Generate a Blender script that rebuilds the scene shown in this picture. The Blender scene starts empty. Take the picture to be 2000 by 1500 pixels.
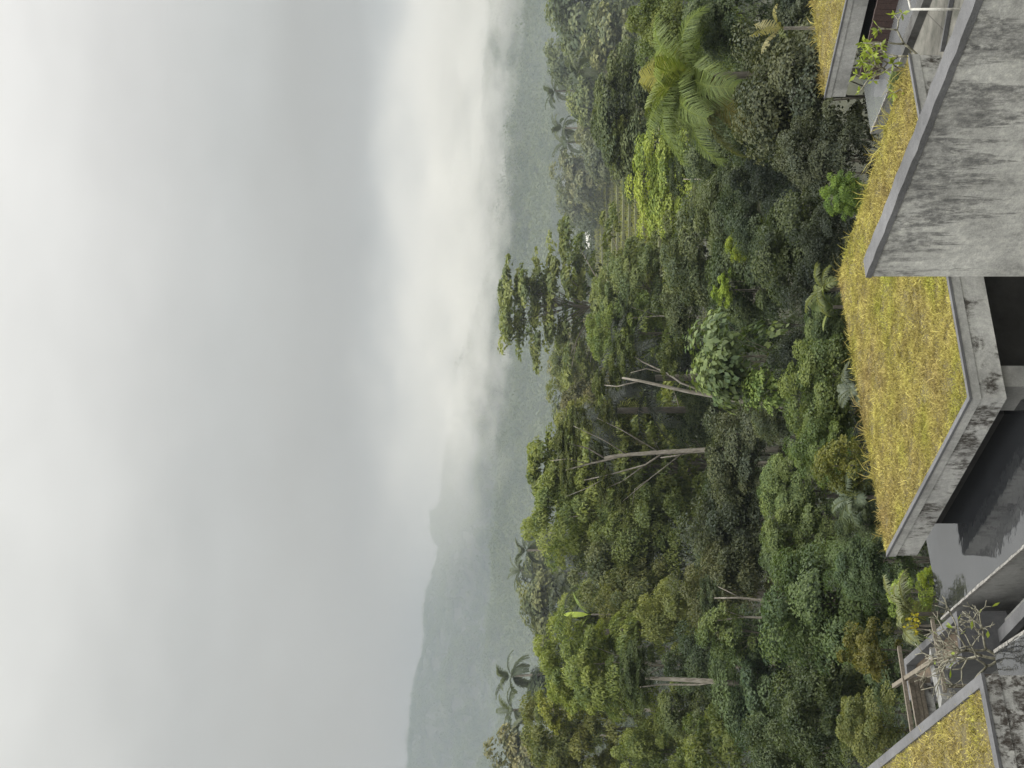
import bpy, bmesh, math, random
import numpy as np
from mathutils import Vector

R_ = math.radians
rng = np.random.default_rng(7)
random.seed(7)
SC = bpy.context.scene
COL = SC.collection
F = 2777.8            # focal length in photo pixels (50 mm lens, 36 mm sensor, 2000 px)
# The photo is a portrait frame lying on its side: u = across, v = down, both in upright pixels.


def P(u, v, y):
    return Vector(((u - 750) / F * y, y, -(v - 1000) / F * y))


def PZ(u, v, z):
    y = -z * F / (v - 1000)
    return Vector(((u - 750) / F * y, y, z))


# ------------------------------------------------------------------ objects
def tag(o, label=None, cat=None, group=None, kind=None):
    if label: o['label'] = label
    if cat: o['category'] = cat
    if group: o['group'] = group
    if kind: o['kind'] = kind
    return o


def empty(name, loc, label, cat, group=None):
    o = bpy.data.objects.new(name, None)
    COL.objects.link(o)
    o.location = loc
    o.empty_display_size = 0.3
    return tag(o, label, cat, group)


def link(name, me, mat, parent=None):
    o = bpy.data.objects.new(name, me)
    COL.objects.link(o)
    if mat and not me.materials:
        me.materials.append(mat)
    if parent:
        o.parent = parent
        o.matrix_parent_inverse.identity()
        o.location = -Vector(parent.location)
    return o


class MB:
    def __init__(s):
        s.v = []; s.f = []

    def add(s, vs, fs):
        b = len(s.v)
        s.v += [tuple(x) for x in vs]
        s.f += [tuple(i + b for i in f) for f in fs]

    def prism(s, top, bot):
        n = len(top)
        s.add(list(top) + list(bot), [tuple(range(n)), tuple(range(2 * n - 1, n - 1, -1))] +
              [(i, i + n, (i + 1) % n + n, (i + 1) % n) for i in range(n)])

    def slab(s, pts, z0, z1):
        # pts must be anticlockwise seen from above
        s.prism([(p[0], p[1], z1) for p in pts], [(p[0], p[1], z0) for p in pts])

    def bar(s, a, b, w, h):
        a, b = Vector(a), Vector(b)
        d = (b - a).normalized()
        sd = d.cross(Vector((0, 0, 1)))
        if sd.length < 1e-3: sd = Vector((1, 0, 0))
        sd.normalize()
        up = sd.cross(d)
        q = [(-1, -1), (1, -1), (1, 1), (-1, 1)]
        vs = [p + sd * i * w / 2 + up * j * h / 2 for p in (a, b) for i, j in q]
        s.add(vs, [(3, 2, 1, 0), (4, 5, 6, 7)] + [(i, (i + 1) % 4, (i + 1) % 4 + 4, i + 4) for i in range(4)])

    def tube(s, pts, rad, n=6):
        pts = [Vector(p) for p in pts]
        b = len(s.v)
        for i, p in enumerate(pts):
            d = (pts[min(i + 1, len(pts) - 1)] - pts[max(i - 1, 0)]).normalized()
            x = d.cross(Vector((0.13, 1, 0.21))).normalized()
            y = d.cross(x)
            for k in range(n):
                a = 2 * math.pi * k / n
                s.v.append(tuple(p + (x * math.cos(a) + y * math.sin(a)) * rad[i]))
        for i in range(len(pts) - 1):
            for k in range(n):
                s.f.append((b + i * n + k, b + i * n + (k + 1) % n, b + (i + 1) * n + (k + 1) % n, b + (i + 1) * n + k))
        s.f.append(tuple(b + k for k in range(n - 1, -1, -1)))
        e = b + (len(pts) - 1) * n
        s.f.append(tuple(e + k for k in range(n)))

    def mesh(s, name, smooth=False):
        me = bpy.data.meshes.new(name)
        me.from_pydata(s.v, [], s.f)
        if smooth:
            me.polygons.foreach_set('use_smooth', [True] * len(me.polygons))
        me.update()
        return me

    def build(s, name, mat, parent=None, smooth=False):
        return link(name, s.mesh(name, smooth), mat, parent)


def quad_mesh(name, V, tint=None, k=4):
    """V: (n,k,3) array of separate k-gons; tint: one value per face."""
    n = len(V)
    me = bpy.data.meshes.new(name)
    me.vertices.add(n * k)
    me.vertices.foreach_set('co', V.reshape(-1).astype(np.float32))
    me.loops.add(n * k)
    me.loops.foreach_set('vertex_index', np.arange(n * k, dtype=np.int32))
    me.polygons.add(n)
    me.polygons.foreach_set('loop_start', np.arange(0, n * k, k, dtype=np.int32))
    if tint is not None:
        at = me.attributes.new('tint', 'FLOAT', 'FACE')
        at.data.foreach_set('value', tint.astype(np.float32))
    me.update(calc_edges=True)
    return me


def unit(a):
    return a / np.maximum(np.linalg.norm(a, axis=-1, keepdims=True), 1e-9)


def leaf_quads(c, n, length, width, r, axis_bias=None, fold=0.25):
    """diamond leaves at centres c, normals n"""
    m = len(c)
    t = r.normal(size=(m, 3))
    if axis_bias is not None: t = t * 0.5 + np.asarray(axis_bias)
    a = unit(t - (t * n).sum(1, keepdims=True) * n)
    b = np.cross(n, a)
    L = (np.asarray(length) * r.uniform(.7, 1.25, m))[:, None] / 2
    W = (np.asarray(width) * r.uniform(.7, 1.25, m))[:, None] / 2
    V = np.stack([c - a * L, c + b * W + n * W * fold, c + a * L, c - b * W + n * W * fold], 1)
    return V


# ------------------------------------------------------------------ materials
def new_mat(name):
    m = bpy.data.materials.new(name)
    m.use_nodes = True
    nt = m.node_tree
    nt.nodes.clear()
    return m, nt, nt.nodes.new('ShaderNodeOutputMaterial')


def N(nt, t, **kw):
    n = nt.nodes.new('ShaderNode' + t)
    for k, v in kw.items():
        if k in n.inputs: n.inputs[k].default_value = v
        else: setattr(n, k, v)
    return n


def ramp(nt, fac, stops, interp='LINEAR'):
    r = nt.nodes.new('ShaderNodeValToRGB')
    r.color_ramp.interpolation = interp
    e = r.color_ramp.elements
    while len(e) > 1: e.remove(e[-1])
    e[0].position, e[0].color = stops[0][0], (*stops[0][1], 1)
    for p, c in stops[1:]:
        x = e.new(p); x.color = (*c, 1)
    nt.links.new(fac, r.inputs[0])
    return r.outputs[0]


def mixc(nt, fac, a, b, bt='MIX'):
    m = nt.nodes.new('ShaderNodeMix')
    m.data_type = 'RGBA'; m.blend_type = bt
    for s, x in ((0, fac), (6, a), (7, b)):
        if isinstance(x, (int, float)): m.inputs[s].default_value = x
        elif isinstance(x, tuple): m.inputs[s].default_value = (*x, 1)
        else: nt.links.new(x, m.inputs[s])
    return m.outputs[2]


def mathn(nt, op, a, b=0.0, c=None, clamp=False):
    m = nt.nodes.new('ShaderNodeMath')
    m.operation = op; m.use_clamp = clamp
    for s, x in ((0, a), (1, b), (2, c)):
        if x is None: continue
        if isinstance(x, (int, float)): m.inputs[s].default_value = x
        else: nt.links.new(x, m.inputs[s])
    return m.outputs[0]


def coords(nt, scale=(1, 1, 1), rot=(0, 0, 0)):
    tc = nt.nodes.new('ShaderNodeTexCoord')
    mp = nt.nodes.new('ShaderNodeMapping')
    mp.inputs['Scale'].default_value = scale
    mp.inputs['Rotation'].default_value = rot
    nt.links.new(tc.outputs['Object'], mp.inputs[0])
    return mp.outputs[0]


def noise(nt, co, scale, detail=4, rough=.55, dist=0):
    n = N(nt, 'TexNoise', Scale=scale, Detail=detail, Roughness=rough, Distortion=dist)
    nt.links.new(co, n.inputs['Vector'])
    return n.outputs['Fac']


def sstep(nt, x, a, b):
    m = nt.nodes.new('ShaderNodeMapRange')
    m.interpolation_type = 'SMOOTHSTEP'
    m.inputs[1].default_value = a; m.inputs[2].default_value = b
    nt.links.new(x, m.inputs[0])
    return m.outputs[0]


def foliage_mat(name, gloss=.12, transl=.3):
    m, nt, out = new_mat(name)
    oi = N(nt, 'ObjectInfo')
    at = N(nt, 'Attribute'); at.attribute_name = 'tint'
    lo = mixc(nt, 1.0, oi.outputs['Color'], (.55, .62, .6), 'MULTIPLY')
    hi = mixc(nt, 1.0, oi.outputs['Color'], (1.5, 1.35, 1.1), 'MULTIPLY')
    colr = mixc(nt, at.outputs['Fac'], lo, hi)
    d = N(nt, 'BsdfDiffuse'); t = N(nt, 'BsdfTranslucent'); g = N(nt, 'BsdfGlossy', Roughness=.42)
    g.inputs['Color'].default_value = (.8, .85, .9, 1)
    tc2 = mixc(nt, 1.0, colr, (1.15, 1.2, .6), 'MULTIPLY')
    nt.links.new(colr, d.inputs[0]); nt.links.new(tc2, t.inputs[0])
    m1 = N(nt, 'MixShader'); m1.inputs[0].default_value = transl
    nt.links.new(d.outputs[0], m1.inputs[1]); nt.links.new(t.outputs[0], m1.inputs[2])
    m2 = N(nt, 'MixShader'); m2.inputs[0].default_value = gloss
    if not gloss:
        nt.links.new(m1.outputs[0], out.inputs[0]); return m
    nt.links.new(m1.outputs[0], m2.inputs[1]); nt.links.new(g.outputs[0], m2.inputs[2])
    nt.links.new(m2.outputs[0], out.inputs[0])
    return m


def rough_mat(name, stops, scale=3, detail=6, rough=.85, stretch=(1, 1, 1), bump=.2, bscale=None, extra=None):
    m, nt, out = new_mat(name)
    co = coords(nt, stretch)
    c = ramp(nt, noise(nt, co, scale, detail, .65), stops)
    if extra: c = extra(nt, co, c)
    p = N(nt, 'BsdfPrincipled', Roughness=rough)
    nt.links.new(c, p.inputs['Base Color'])
    if bump:
        b = N(nt, 'Bump', Strength=bump, Distance=.02)
        nt.links.new(noise(nt, co, bscale or scale * 6, 5, .6), b.inputs['Height'])
        nt.links.new(b.outputs[0], p.inputs['Normal'])
    nt.links.new(p.outputs[0], out.inputs[0])
    return m


def concrete_mat(name, base, mould, mlo, mhi, mscale=1.2, stretch=(1, 1, .35), ztop=None, zlen=1.0, speck=.5, tintc=(1, 1, .96)):
    """weathered concrete: blotchy grey, dark mould, and streaks hanging from the top edge when ztop is given"""
    m, nt, out = new_mat(name)
    co = coords(nt)
    big = noise(nt, co, .9, 5, .6)
    fine = noise(nt, co, 9, 6, .7)
    b = tuple(base * t for t in tintc)
    c = ramp(nt, big, [(.3, tuple(x * .6 for x in b)), (.5, b), (.7, tuple(min(1, x * 1.3) for x in b))])
    c = mixc(nt, speck, c, ramp(nt, fine, [(.3, (.36, .36, .36)), (.5, (.5, .5, .5)), (.7, (.66, .66, .64))]), 'OVERLAY')
    c = mixc(nt, .7, c, ramp(nt, noise(nt, co, 34, 5, .8), [(.3, (.38, .38, .38)), (.5, (.5, .5, .5)), (.7, (.63, .63, .62))]), 'OVERLAY')
    cs = coords(nt, stretch)
    ms = noise(nt, cs, mscale, 8, .68, .4)
    mk = sstep(nt, ms, mlo, mhi)
    if ztop is not None:
        tc = N(nt, 'TexCoord'); sx = N(nt, 'SeparateXYZ')
        nt.links.new(tc.outputs['Object'], sx.inputs[0])
        dpt = mathn(nt, 'SUBTRACT', ztop, sx.outputs[2])
        st = noise(nt, coords(nt, (1, 1, .10)), 2.6, 7, .7)
        lim = mathn(nt, 'MULTIPLY', mathn(nt, 'ADD', sstep(nt, st, .36, .74), .10), zlen)
        s2 = sstep(nt, mathn(nt, 'SUBTRACT', lim, dpt), -.05, .35)
        s2 = mathn(nt, 'MULTIPLY', s2, sstep(nt, noise(nt, coords(nt, (1, 1, .5)), 7, 5, .7), .25, .6))
        mk = mathn(nt, 'MAXIMUM', mk, mathn(nt, 'MULTIPLY', s2, .78))
    mk = mathn(nt, 'MULTIPLY', mk, sstep(nt, noise(nt, coords(nt, (1, 1, .6)), 15, 7, .75), .30, .58))
    c = mixc(nt, mk, c, mould)
    p = N(nt, 'BsdfPrincipled', Roughness=.9)
    nt.links.new(c, p.inputs['Base Color'])
    bp = N(nt, 'Bump', Strength=.35, Distance=.02)
    nt.links.new(mathn(nt, 'ADD', fine, noise(nt, co, 40, 4, .6)), bp.inputs['Height'])
    nt.links.new(bp.outputs[0], p.inputs['Normal'])
    nt.links.new(p.outputs[0], out.inputs[0])
    return m


M = {}
M['leaf'] = foliage_mat('leaf_matte', .018, .32)
M['leaf_gloss'] = foliage_mat('leaf_glossy', .02, .25)
M['grass'] = foliage_mat('dry_grass', 0, .35)
M['bark_pale'] = rough_mat('pale_bark', [(.3, (.13, .11, .085)), (.5, (.25, .22, .175)), (.7, (.36, .33, .28))], 4, stretch=(2, 2, .5))
M['bark_bright'] = rough_mat('weathered_pale_bark', [(.3, (.11, .10, .08)), (.5, (.26, .235, .195)), (.7, (.38, .355, .31))], 5, stretch=(2, 2, .6))
M['bark_dark'] = rough_mat('dark_bark', [(.3, (.05, .045, .035)), (.7, (.14, .125, .10))], 4, stretch=(2, 2, .5))
M['bark_grey'] = rough_mat('grey_bark', [(.35, (.08, .075, .05)), (.55, (.21, .20, .15)), (.75, (.36, .34, .27))], 9)
M['soil'] = rough_mat('dry_thatch_soil', [(.3, (.045, .036, .012)), (.6, (.10, .08, .024))], 6)
M['earth'] = rough_mat('brown_soil', [(.3, (.025, .017, .010)), (.6, (.075, .052, .030))], 6)
M['wall'] = concrete_mat('weathered_wall_concrete', .35, (.045, .045, .047), .50, .74, .8, (1, 1, .22), ztop=-4.5, zlen=2.4, speck=1.0)
M['cap'] = concrete_mat('grey_cap_concrete', .088, (.07, .07, .07), .56, .8, 2.2, (1, 1, 1), tintc=(.97, .98, 1.03))
M['fascia'] = concrete_mat('mouldy_fascia_concrete', .31, (.035, .030, .024), .50, .60, 1.5, (1, 1, .6), speck=.8)
M['fascia_clean'] = concrete_mat('plain_fascia_concrete', .27, (.08, .078, .072), .60, .80, 1.1, (1, 1, .6), speck=.7)
M['fascia_dark'] = concrete_mat('blackened_fascia_concrete', .30, (.035, .028, .022), .42, .52, 5.0, (1, 1, .8), speck=.8)
M['grey_conc'] = concrete_mat('grey_concrete', .20, (.04, .036, .03), .52, .72, 1.5, (1, 1, .4))
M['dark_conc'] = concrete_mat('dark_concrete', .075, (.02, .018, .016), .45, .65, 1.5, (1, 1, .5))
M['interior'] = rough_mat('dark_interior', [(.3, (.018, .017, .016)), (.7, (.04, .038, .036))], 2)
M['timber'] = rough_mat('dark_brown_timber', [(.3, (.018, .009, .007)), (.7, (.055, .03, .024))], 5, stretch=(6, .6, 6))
M['beam'] = rough_mat('weathered_beam_timber', [(.3, (.06, .05, .036)), (.7, (.17, .145, .11))], 6, stretch=(.5, 3, 3))
M['rim'] = rough_mat('lime_crust', [(.35, (.07, .068, .064)), (.65, (.27, .26, .24))], 14)
M['white_paint'] = rough_mat('chipped_white_paint', [(.35, (.35, .34, .31)), (.5, (.62, .61, .57))], 8)


def paving_extra(nt, co, c):
    br = N(nt, 'TexBrick', Scale=1.0)
    br.offset = 0
    br.inputs['Mortar Size'].default_value = .012
    br.inputs['Brick Width'].default_value = 1.0; br.inputs['Row Height'].default_value = 1.0
    mp = N(nt, 'Mapping'); mp.inputs['Rotation'].default_value = (0, 0, R_(29)); mp.inputs['Scale'].default_value = (.9, .9, .9)
    nt.links.new(co, mp.inputs[0]); nt.links.new(mp.outputs[0], br.inputs[0])
    return mixc(nt, br.outputs['Fac'], c, (.04, .036, .03))


M['paving'] = rough_mat('stone_paving', [(.3, (.045, .047, .036)), (.5, (.095, .092, .078)), (.7, (.14, .133, .115))], 2.2, extra=paving_extra)


def water_mat(name, c0, c1):
    m, nt, out = new_mat(name)
    p = N(nt, 'BsdfPrincipled', Roughness=.05, IOR=2.0)
    co = coords(nt, (1, 1, 1))
    c = ramp(nt, noise(nt, co, .5, 3), [(.35, c0), (.7, c1)])
    nt.links.new(c, p.inputs['Base Color'])
    b = N(nt, 'Bump', Strength=.12, Distance=.05)
    nt.links.new(noise(nt, co, 3.5, 3, .5), b.inputs['Height'])
    nt.links.new(b.outputs[0], p.inputs['Normal'])
    nt.links.new(p.outputs[0], out.inputs[0])
    return m


M['water'] = water_mat('pool_water', (.014, .015, .017), (.022, .023, .025))
M['water_pale'] = water_mat('pale_pool_water', (.10, .105, .11), (.15, .155, .16))  # paler base colour stands in for sky reflected on the water
M['ground'] = rough_mat('jungle_floor', [(.3, (.018, .02, .010)), (.7, (.05, .052, .024))], .4)


def hill_mat():
    m, nt, out = new_mat('forest_floor_far')
    co = coords(nt)
    c = ramp(nt, noise(nt, co, .05, 8, .7), [(.3, (.02, .03, .016)), (.7, (.06, .075, .035))])
    d = N(nt, 'BsdfDiffuse')
    nt.links.new(c, d.inputs[0]); nt.links.new(d.outputs[0], out.inputs[0])
    return m


M['hill'] = hill_mat()


def paddy_mat():
    m, nt, out = new_mat('paddy_grass')
    co = coords(nt)
    c = ramp(nt, noise(nt, co, .5, 6, .7), [(.3, (.07, .085, .035)), (.55, (.11, .12, .05)), (.75, (.17, .165, .08))])
    d = N(nt, 'BsdfDiffuse')
    nt.links.new(c, d.inputs[0]); nt.links.new(d.outputs[0], out.inputs[0])
    return m


M['paddy'] = paddy_mat()

# ------------------------------------------------------------------ camera, light, sky
cam = bpy.data.cameras.new('camera')
cam.lens = 50; cam.sensor_width = 36; cam.sensor_fit = 'HORIZONTAL'
cam.clip_start = .5; cam.clip_end = 12000
co_ = bpy.data.objects.new('camera', cam)
COL.objects.link(co_)
from mathutils import Matrix
# picture x = world -Z, picture y = world +X, looking along +Y  (the phone was held on its side)
co_.matrix_world = Matrix(((0, 1, 0, 0), (0, 0, -1, 0), (-1, 0, 0, 0), (0, 0, 0, 1)))
SC.camera = co_
cam.clip_end = 20000

SUN_EL, SUN_AZ = 52, 35          # azimuth measured from +X towards +Y, behind the valley a little
sun = bpy.data.lights.new('sun', 'SUN')
sun.energy = 1.4; sun.angle = R_(14); sun.color = (1, .96, .88)
so = bpy.data.objects.new('sun', sun)
COL.objects.link(so)
dv = Vector((math.cos(R_(SUN_EL)) * math.cos(R_(SUN_AZ)), math.cos(R_(SUN_EL)) * math.sin(R_(SUN_AZ)), math.sin(R_(SUN_EL))))
so.rotation_euler = dv.to_track_quat('Z', 'Y').to_euler()

W = bpy.data.worlds.new('World')
SC.world = W
W.use_nodes = True
nt = W.node_tree
nt.nodes.clear()
wo = nt.nodes.new('ShaderNodeOutputWorld')
sky = nt.nodes.new('ShaderNodeTexSky')
sky.sky_type = 'NISHITA'; sky.sun_disc = False
sky.sun_elevation = R_(SUN_EL); sky.sun_rotation = R_(90 - SUN_AZ)
bg1 = nt.nodes.new('ShaderNodeBackground'); bg1.inputs[1].default_value = .1
nt.links.new(sky.outputs[0], bg1.inputs[0])
tc = nt.nodes.new('ShaderNodeTexCoord')
sx = nt.nodes.new('ShaderNodeSeparateXYZ')
nt.links.new(tc.outputs['Generated'], sx.inputs[0])
mp = N(nt, 'Mapping'); mp.inputs['Scale'].default_value = (1, 1, 2.2)
nt.links.new(tc.outputs['Generated'], mp.inputs[0])
n1 = noise(nt, mp.outputs[0], 5, 3, .5)
n2 = noise(nt, mp.outputs[0], 17, 6, .55)
# the low cloud bank is ragged towards +X and fades towards -X
el = sx.outputs[2]
warp = mathn(nt, 'ADD', mathn(nt, 'MULTIPLY', mathn(nt, 'SUBTRACT', n1, .5), .05),
             mathn(nt, 'MULTIPLY', mathn(nt, 'SUBTRACT', n2, .5), .036))
fade = sstep(nt, sx.outputs[0], -.24, .29)
e2 = mathn(nt, 'ADD', el, warp)
e2 = mathn(nt, 'ADD', e2, mathn(nt, 'MULTIPLY', sx.outputs[0], .035))
g = lambda r, gg, b: (r, gg, b)
base = ramp(nt, e2, [(0, g(.545, .51, .475)), (.08, g(.555, .525, .49)), (.13, g(.55, .535, .51)), (.2, g(.60, .60, .59)),
                     (.27, g(.72, .72, .71)), (.35, g(.83, .83, .82)), (.5, g(.95, .95, .94)), (1, g(1, 1, 1))])
bank = ramp(nt, e2, [(0, g(.74, .725, .70)), (.05, g(.80, .785, .755)), (.082, g(.90, .88, .85)), (.096, g(.74, .735, .715)),
                     (.112, g(.595, .575, .55)), (.145, g(.565, .55, .525)), (.20, g(.63, .63, .62)), (.27, g(.80, .79, .785)), (.34, g(.96, .95, .945)), (.5, g(1.03, 1.02, 1.0)), (1, g(1, 1, 1))])
cl = mixc(nt, 1.0, mixc(nt, fade, base, bank), (.992, .984, .945), 'MULTIPLY')
blot = ramp(nt, n1, [(.36, g(.955, .955, .955)), (.64, g(1.045, 1.045, 1.045))])
cl = mixc(nt, 1.0, cl, blot, 'MULTIPLY')
zen = nt.nodes.new('ShaderNodeMapRange')
for i_, v_ in ((1, .36), (2, .9), (3, .79), (4, 3.1)): zen.inputs[i_].default_value = v_
nt.links.new(el, zen.inputs[0])
bg2 = nt.nodes.new('ShaderNodeBackground')
nt.links.new(cl, bg2.inputs[0]); nt.links.new(zen.outputs[0], bg2.inputs[1])
mx = nt.nodes.new('ShaderNodeMixShader'); mx.inputs[0].default_value = .985
nt.links.new(bg1.outputs[0], mx.inputs[1]); nt.links.new(bg2.outputs[0], mx.inputs[2])
nt.links.new(mx.outputs[0], wo.inputs[0])

SC.view_settings.view_transform = 'Standard'
SC.view_settings.look = 'None'
SC.view_settings.exposure = .4
SC.view_settings.gamma = 1
cy = SC.cycles
cy.use_denoising = True
cy.max_bounces = 8; cy.diffuse_bounces = 5; cy.glossy_bounces = 3; cy.transmission_bounces = 3; cy.volume_bounces = 2
cy.transparent_max_bounces = 8
cy.use_adaptive_sampling = True; cy.adaptive_threshold = .02

# ------------------------------------------------------------------ terrain
def smooth(a, b, x):
    t = np.clip((x - a) / (b - a), 0, 1)
    return t * t * (3 - 2 * t)


RIDGE_U = np.array([-900, -300, 0, 200, 330, 430, 455, 500, 512, 560, 650, 750, 900, 1100, 1500, 2000, 2600])
RIDGE_V = np.array([760, 780, 800, 830, 850, 862, 852, 853, 869, 877, 897, 905, 910, 912, 918, 915, 910])


def hx(x, y):
    """terrain height, numpy arrays"""
    x = np.asarray(x, float); y = np.asarray(y, float)
    z = np.interp(y, [-60, 18, 34, 60, 85, 110, 150, 200, 260, 400, 520], [-13, -13.5, -15, -27, -31, -27, -17.5, -13.8, -15, -32, -40])
    z = z + 1.2 * np.sin(x * .09 + y * .05) * smooth(40, 80, y)
    z = z + smooth(90, 150, y) * (1 - smooth(240, 360, y)) * np.clip(-x * .05 - .5, -4, 4)
    # middle hill at 2.2 km, ridge at 4.2 km
    u = 750 + x / np.maximum(y, 1) * F
    mid = np.interp(u, [-500, 0, 300, 480, 620, 750, 900, 1100, 1500, 2200], [985, 975, 985, 1000, 970, 955, 950, 952, 965, 970])
    zm = -(mid - 1000) / F * 2200
    z = z + (zm + 40) * smooth(1150, 2200, y)
    rv = np.interp(u, RIDGE_U, RIDGE_V)
    zr = -(rv - 1000) / F * 4200
    z = z + (zr - zm) * smooth(2450, 4200, y)
    z = z + smooth(1300, 2200, y) * (24 * np.sin(x * .0141 + 1.3) * np.sin(y * .0067 + x * .006) + 10 * np.sin(x * .023 + y * .013)) * (1 - .6 * smooth(3600, 4200, y))
    z = z - smooth(4250, 4900, y) * 300
    return z


def grid_mesh(name, xs, ys):
    X, Y = np.meshgrid(xs, ys)
    if X.ndim == 2:
        pass
    Z = hx(X, Y)
    V = np.stack([X, Y, Z], -1).reshape(-1, 3)
    nx, ny = len(xs), len(ys)
    idx = np.arange(nx * ny).reshape(ny, nx)
    q = np.stack([idx[:-1, :-1], idx[:-1, 1:], idx[1:, 1:], idx[1:, :-1]], -1).reshape(-1, 4)
    me = bpy.data.meshes.new(name)
    me.vertices.add(len(V)); me.vertices.foreach_set('co', V.reshape(-1).astype(np.float32))
    me.loops.add(q.size); me.loops.foreach_set('vertex_index', q.reshape(-1).astype(np.int32))
    me.polygons.add(len(q)); me.polygons.foreach_set('loop_start', np.arange(0, q.size, 4, dtype=np.int32))
    me.polygons.foreach_set('use_smooth', np.ones(len(q), bool))
    me.update(calc_edges=True)
    return me


xs = np.concatenate([np.linspace(-1600, -220, 90), np.linspace(-210, 210, 120), np.linspace(220, 1600, 90)])
ys = np.concatenate([np.linspace(-60, 400, 140), np.linspace(410, 4900, 190)])
tag(link('ground', grid_mesh('ground', xs, ys), M['ground']), kind='structure')
NEAR_TERRAIN_Z = hx
# ------------------------------------------------------------------ foliage generators
def crown_mesh(name, seed, kind):
    """a crown in unit size: x,y,z within about [-1,1]"""
    r = np.random.default_rng(seed)
    cfg = dict(
        dome=(70, .29, 400, .058, .033, .32), dense=(84, .25, 350, .053, .030, .34), fine=(110, .21, 200, .056, .032, .35),
        big=(46, .34, 48, .155, .10, .3), loose=(70, .25, 300, .060, .028, .55), gloss=(84, .26, 320, .055, .030, .37),
        far=(50, .30, 120, .12, .075, .28), feather=(100, .22, 300, .066, .021, .5), spray=(46, .24, 140, .10, .042, .6))
    if kind == 'tier':
        C = []; rad = []
        nt_ = 12
        for i in range(nt_):
            zz = -0.85 + 1.8 * i / (nt_ - 1)
            env = (0.55 + .45 * math.sin(math.pi * min(1, (zz + 1.05) / 1.7))) * (1 - .55 * max(0, zz - .35))
            for k in range(r.integers(8, 12)):
                a = r.uniform(0, 6.283); d = env * r.uniform(.25, 1)
                for j in range(4):
                    C.append((math.cos(a) * d + r.normal(0, .09), math.sin(a) * d + r.normal(0, .09), zz + r.normal(0, .03) + .04 * (1 - d)))
                    rad.append(r.uniform(.075, .14))
        C = np.array(C); rad = np.array(rad); npc, ll, ww, wild = 60, .062, .028, .5
        squash = .5
    else:
        n, cr, npc, ll, ww, wild = cfg[kind]
        d = unit(r.normal(size=(n, 3)))
        d[:, 2] = np.where((d[:, 2] < -.35) & (r.random(n) < .6), -d[:, 2] * .8, d[:, 2])
        d = unit(d)
        # lumpy envelope: a few large lobes
        lob = unit(r.normal(size=(9, 3))); amp = r.uniform(.0, .34, 9)
        env = .74 + (np.maximum(0, d @ lob.T) ** 6 * amp).max(1)
        rr = env * np.where(r.random(n) < .72, r.uniform(.86, 1.02, n), r.uniform(.35, .85, n))
        C = d * rr[:, None] * np.array([1, 1, 1.0])
        rad = cr * r.uniform(.6, 1.35, n)
        squash = .75
        if kind == 'feather':
            squash = .5
        if kind in ('dome', 'dense', 'gloss', 'far', 'fine'):
            C += r.normal(0, .06, C.shape)
            C *= np.where(r.random(n) < .12, r.uniform(1.08, 1.25, n), 1)[:, None]
        if kind in ('loose', 'spray'):
            C += r.normal(0, .1, C.shape)
    m = len(C) * npc
    ci = np.repeat(np.arange(len(C)), npc)
    dd = unit(r.normal(size=(m, 3)))
    dd[:, 2] = np.where(r.random(m) < .85, np.abs(dd[:, 2]), dd[:, 2])
    shell = r.uniform(.55, 1.05, m) ** .7
    off = dd * (rad[ci] * shell)[:, None]
    off[:, 2] *= squash
    pos = C[ci] + off
    out_d = unit(C + 1e-6)[ci]
    nn = unit(dd * .55 + out_d * .35 + np.array([0, 0, .55]) + r.normal(size=(m, 3)) * wild)
    ab = None
    if kind in ('big',):
        ab = out_d * .6 + np.array([0, 0, -1.0])
    if kind in ('feather', 'tier'):
        ab = out_d * 1.0 + np.array([0, 0, -.25])
    V = leaf_quads(pos, nn, ll, ww, r, ab)
    ct = r.uniform(.05, .85, len(C))[ci]
    up = np.clip(.5 + off[:, 2] / (rad[ci] + 1e-6) * .5, 0, 1)
    tint = np.clip(ct + r.normal(0, .2, m), 0, 1)
    return quad_mesh(name, V, tint), C, rad


_cr = {}


def crown(kind, i):
    k = (kind, i)
    if k not in _cr:
        _cr[k] = crown_mesh('crown_' + kind, 100 + 17 * i + len(kind) * 31, kind)
    return _cr[k]


def branches(mb, base, top, cpts, r0, r1, r, nb=9, wob=.03, fork=.45):
    """trunk from base to top, with limbs to some of the clump points"""
    base, top = Vector(base), Vector(top)
    L = (top - base).length
    pts = []
    ns = 7
    for i in range(ns + 1):
        t = i / ns
        p = base.lerp(top, t)
        if 0 < i < ns: p += Vector((r.normal(0, wob * L * .3), r.normal(0, wob * L * .3), 0))
        pts.append(p)
    mb.tube(pts, [r0 + (r1 - r0) * (i / ns) ** .8 for i in range(ns + 1)], 7)
    if len(cpts) == 0: return
    sel = r.choice(len(cpts), min(nb, len(cpts)), replace=False)
    for s in sel:
        e = Vector(cpts[s])
        tz = np.clip((e.z - base.z) / max(.1, top.z - base.z) - r.uniform(.12, .3), fork, .97)
        k = tz * ns
        a = pts[int(k)].lerp(pts[min(int(k) + 1, ns)], k - int(k))
        mid = a.lerp(e, .5) + Vector((r.normal(0, .04) * L * .2, r.normal(0, .04) * L * .2, (e - a).length * .10))
        rr = (r0 + (r1 - r0) * tz) * .55
        mb.tube([a, a.lerp(mid, .5), mid, mid.lerp(e, .5), e], [rr, rr * .8, rr * .6, rr * .42, rr * .22], 5)


def leaf_col(c):
    return (c[0], c[1], c[2], 1)


TREE_N = [0]


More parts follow.
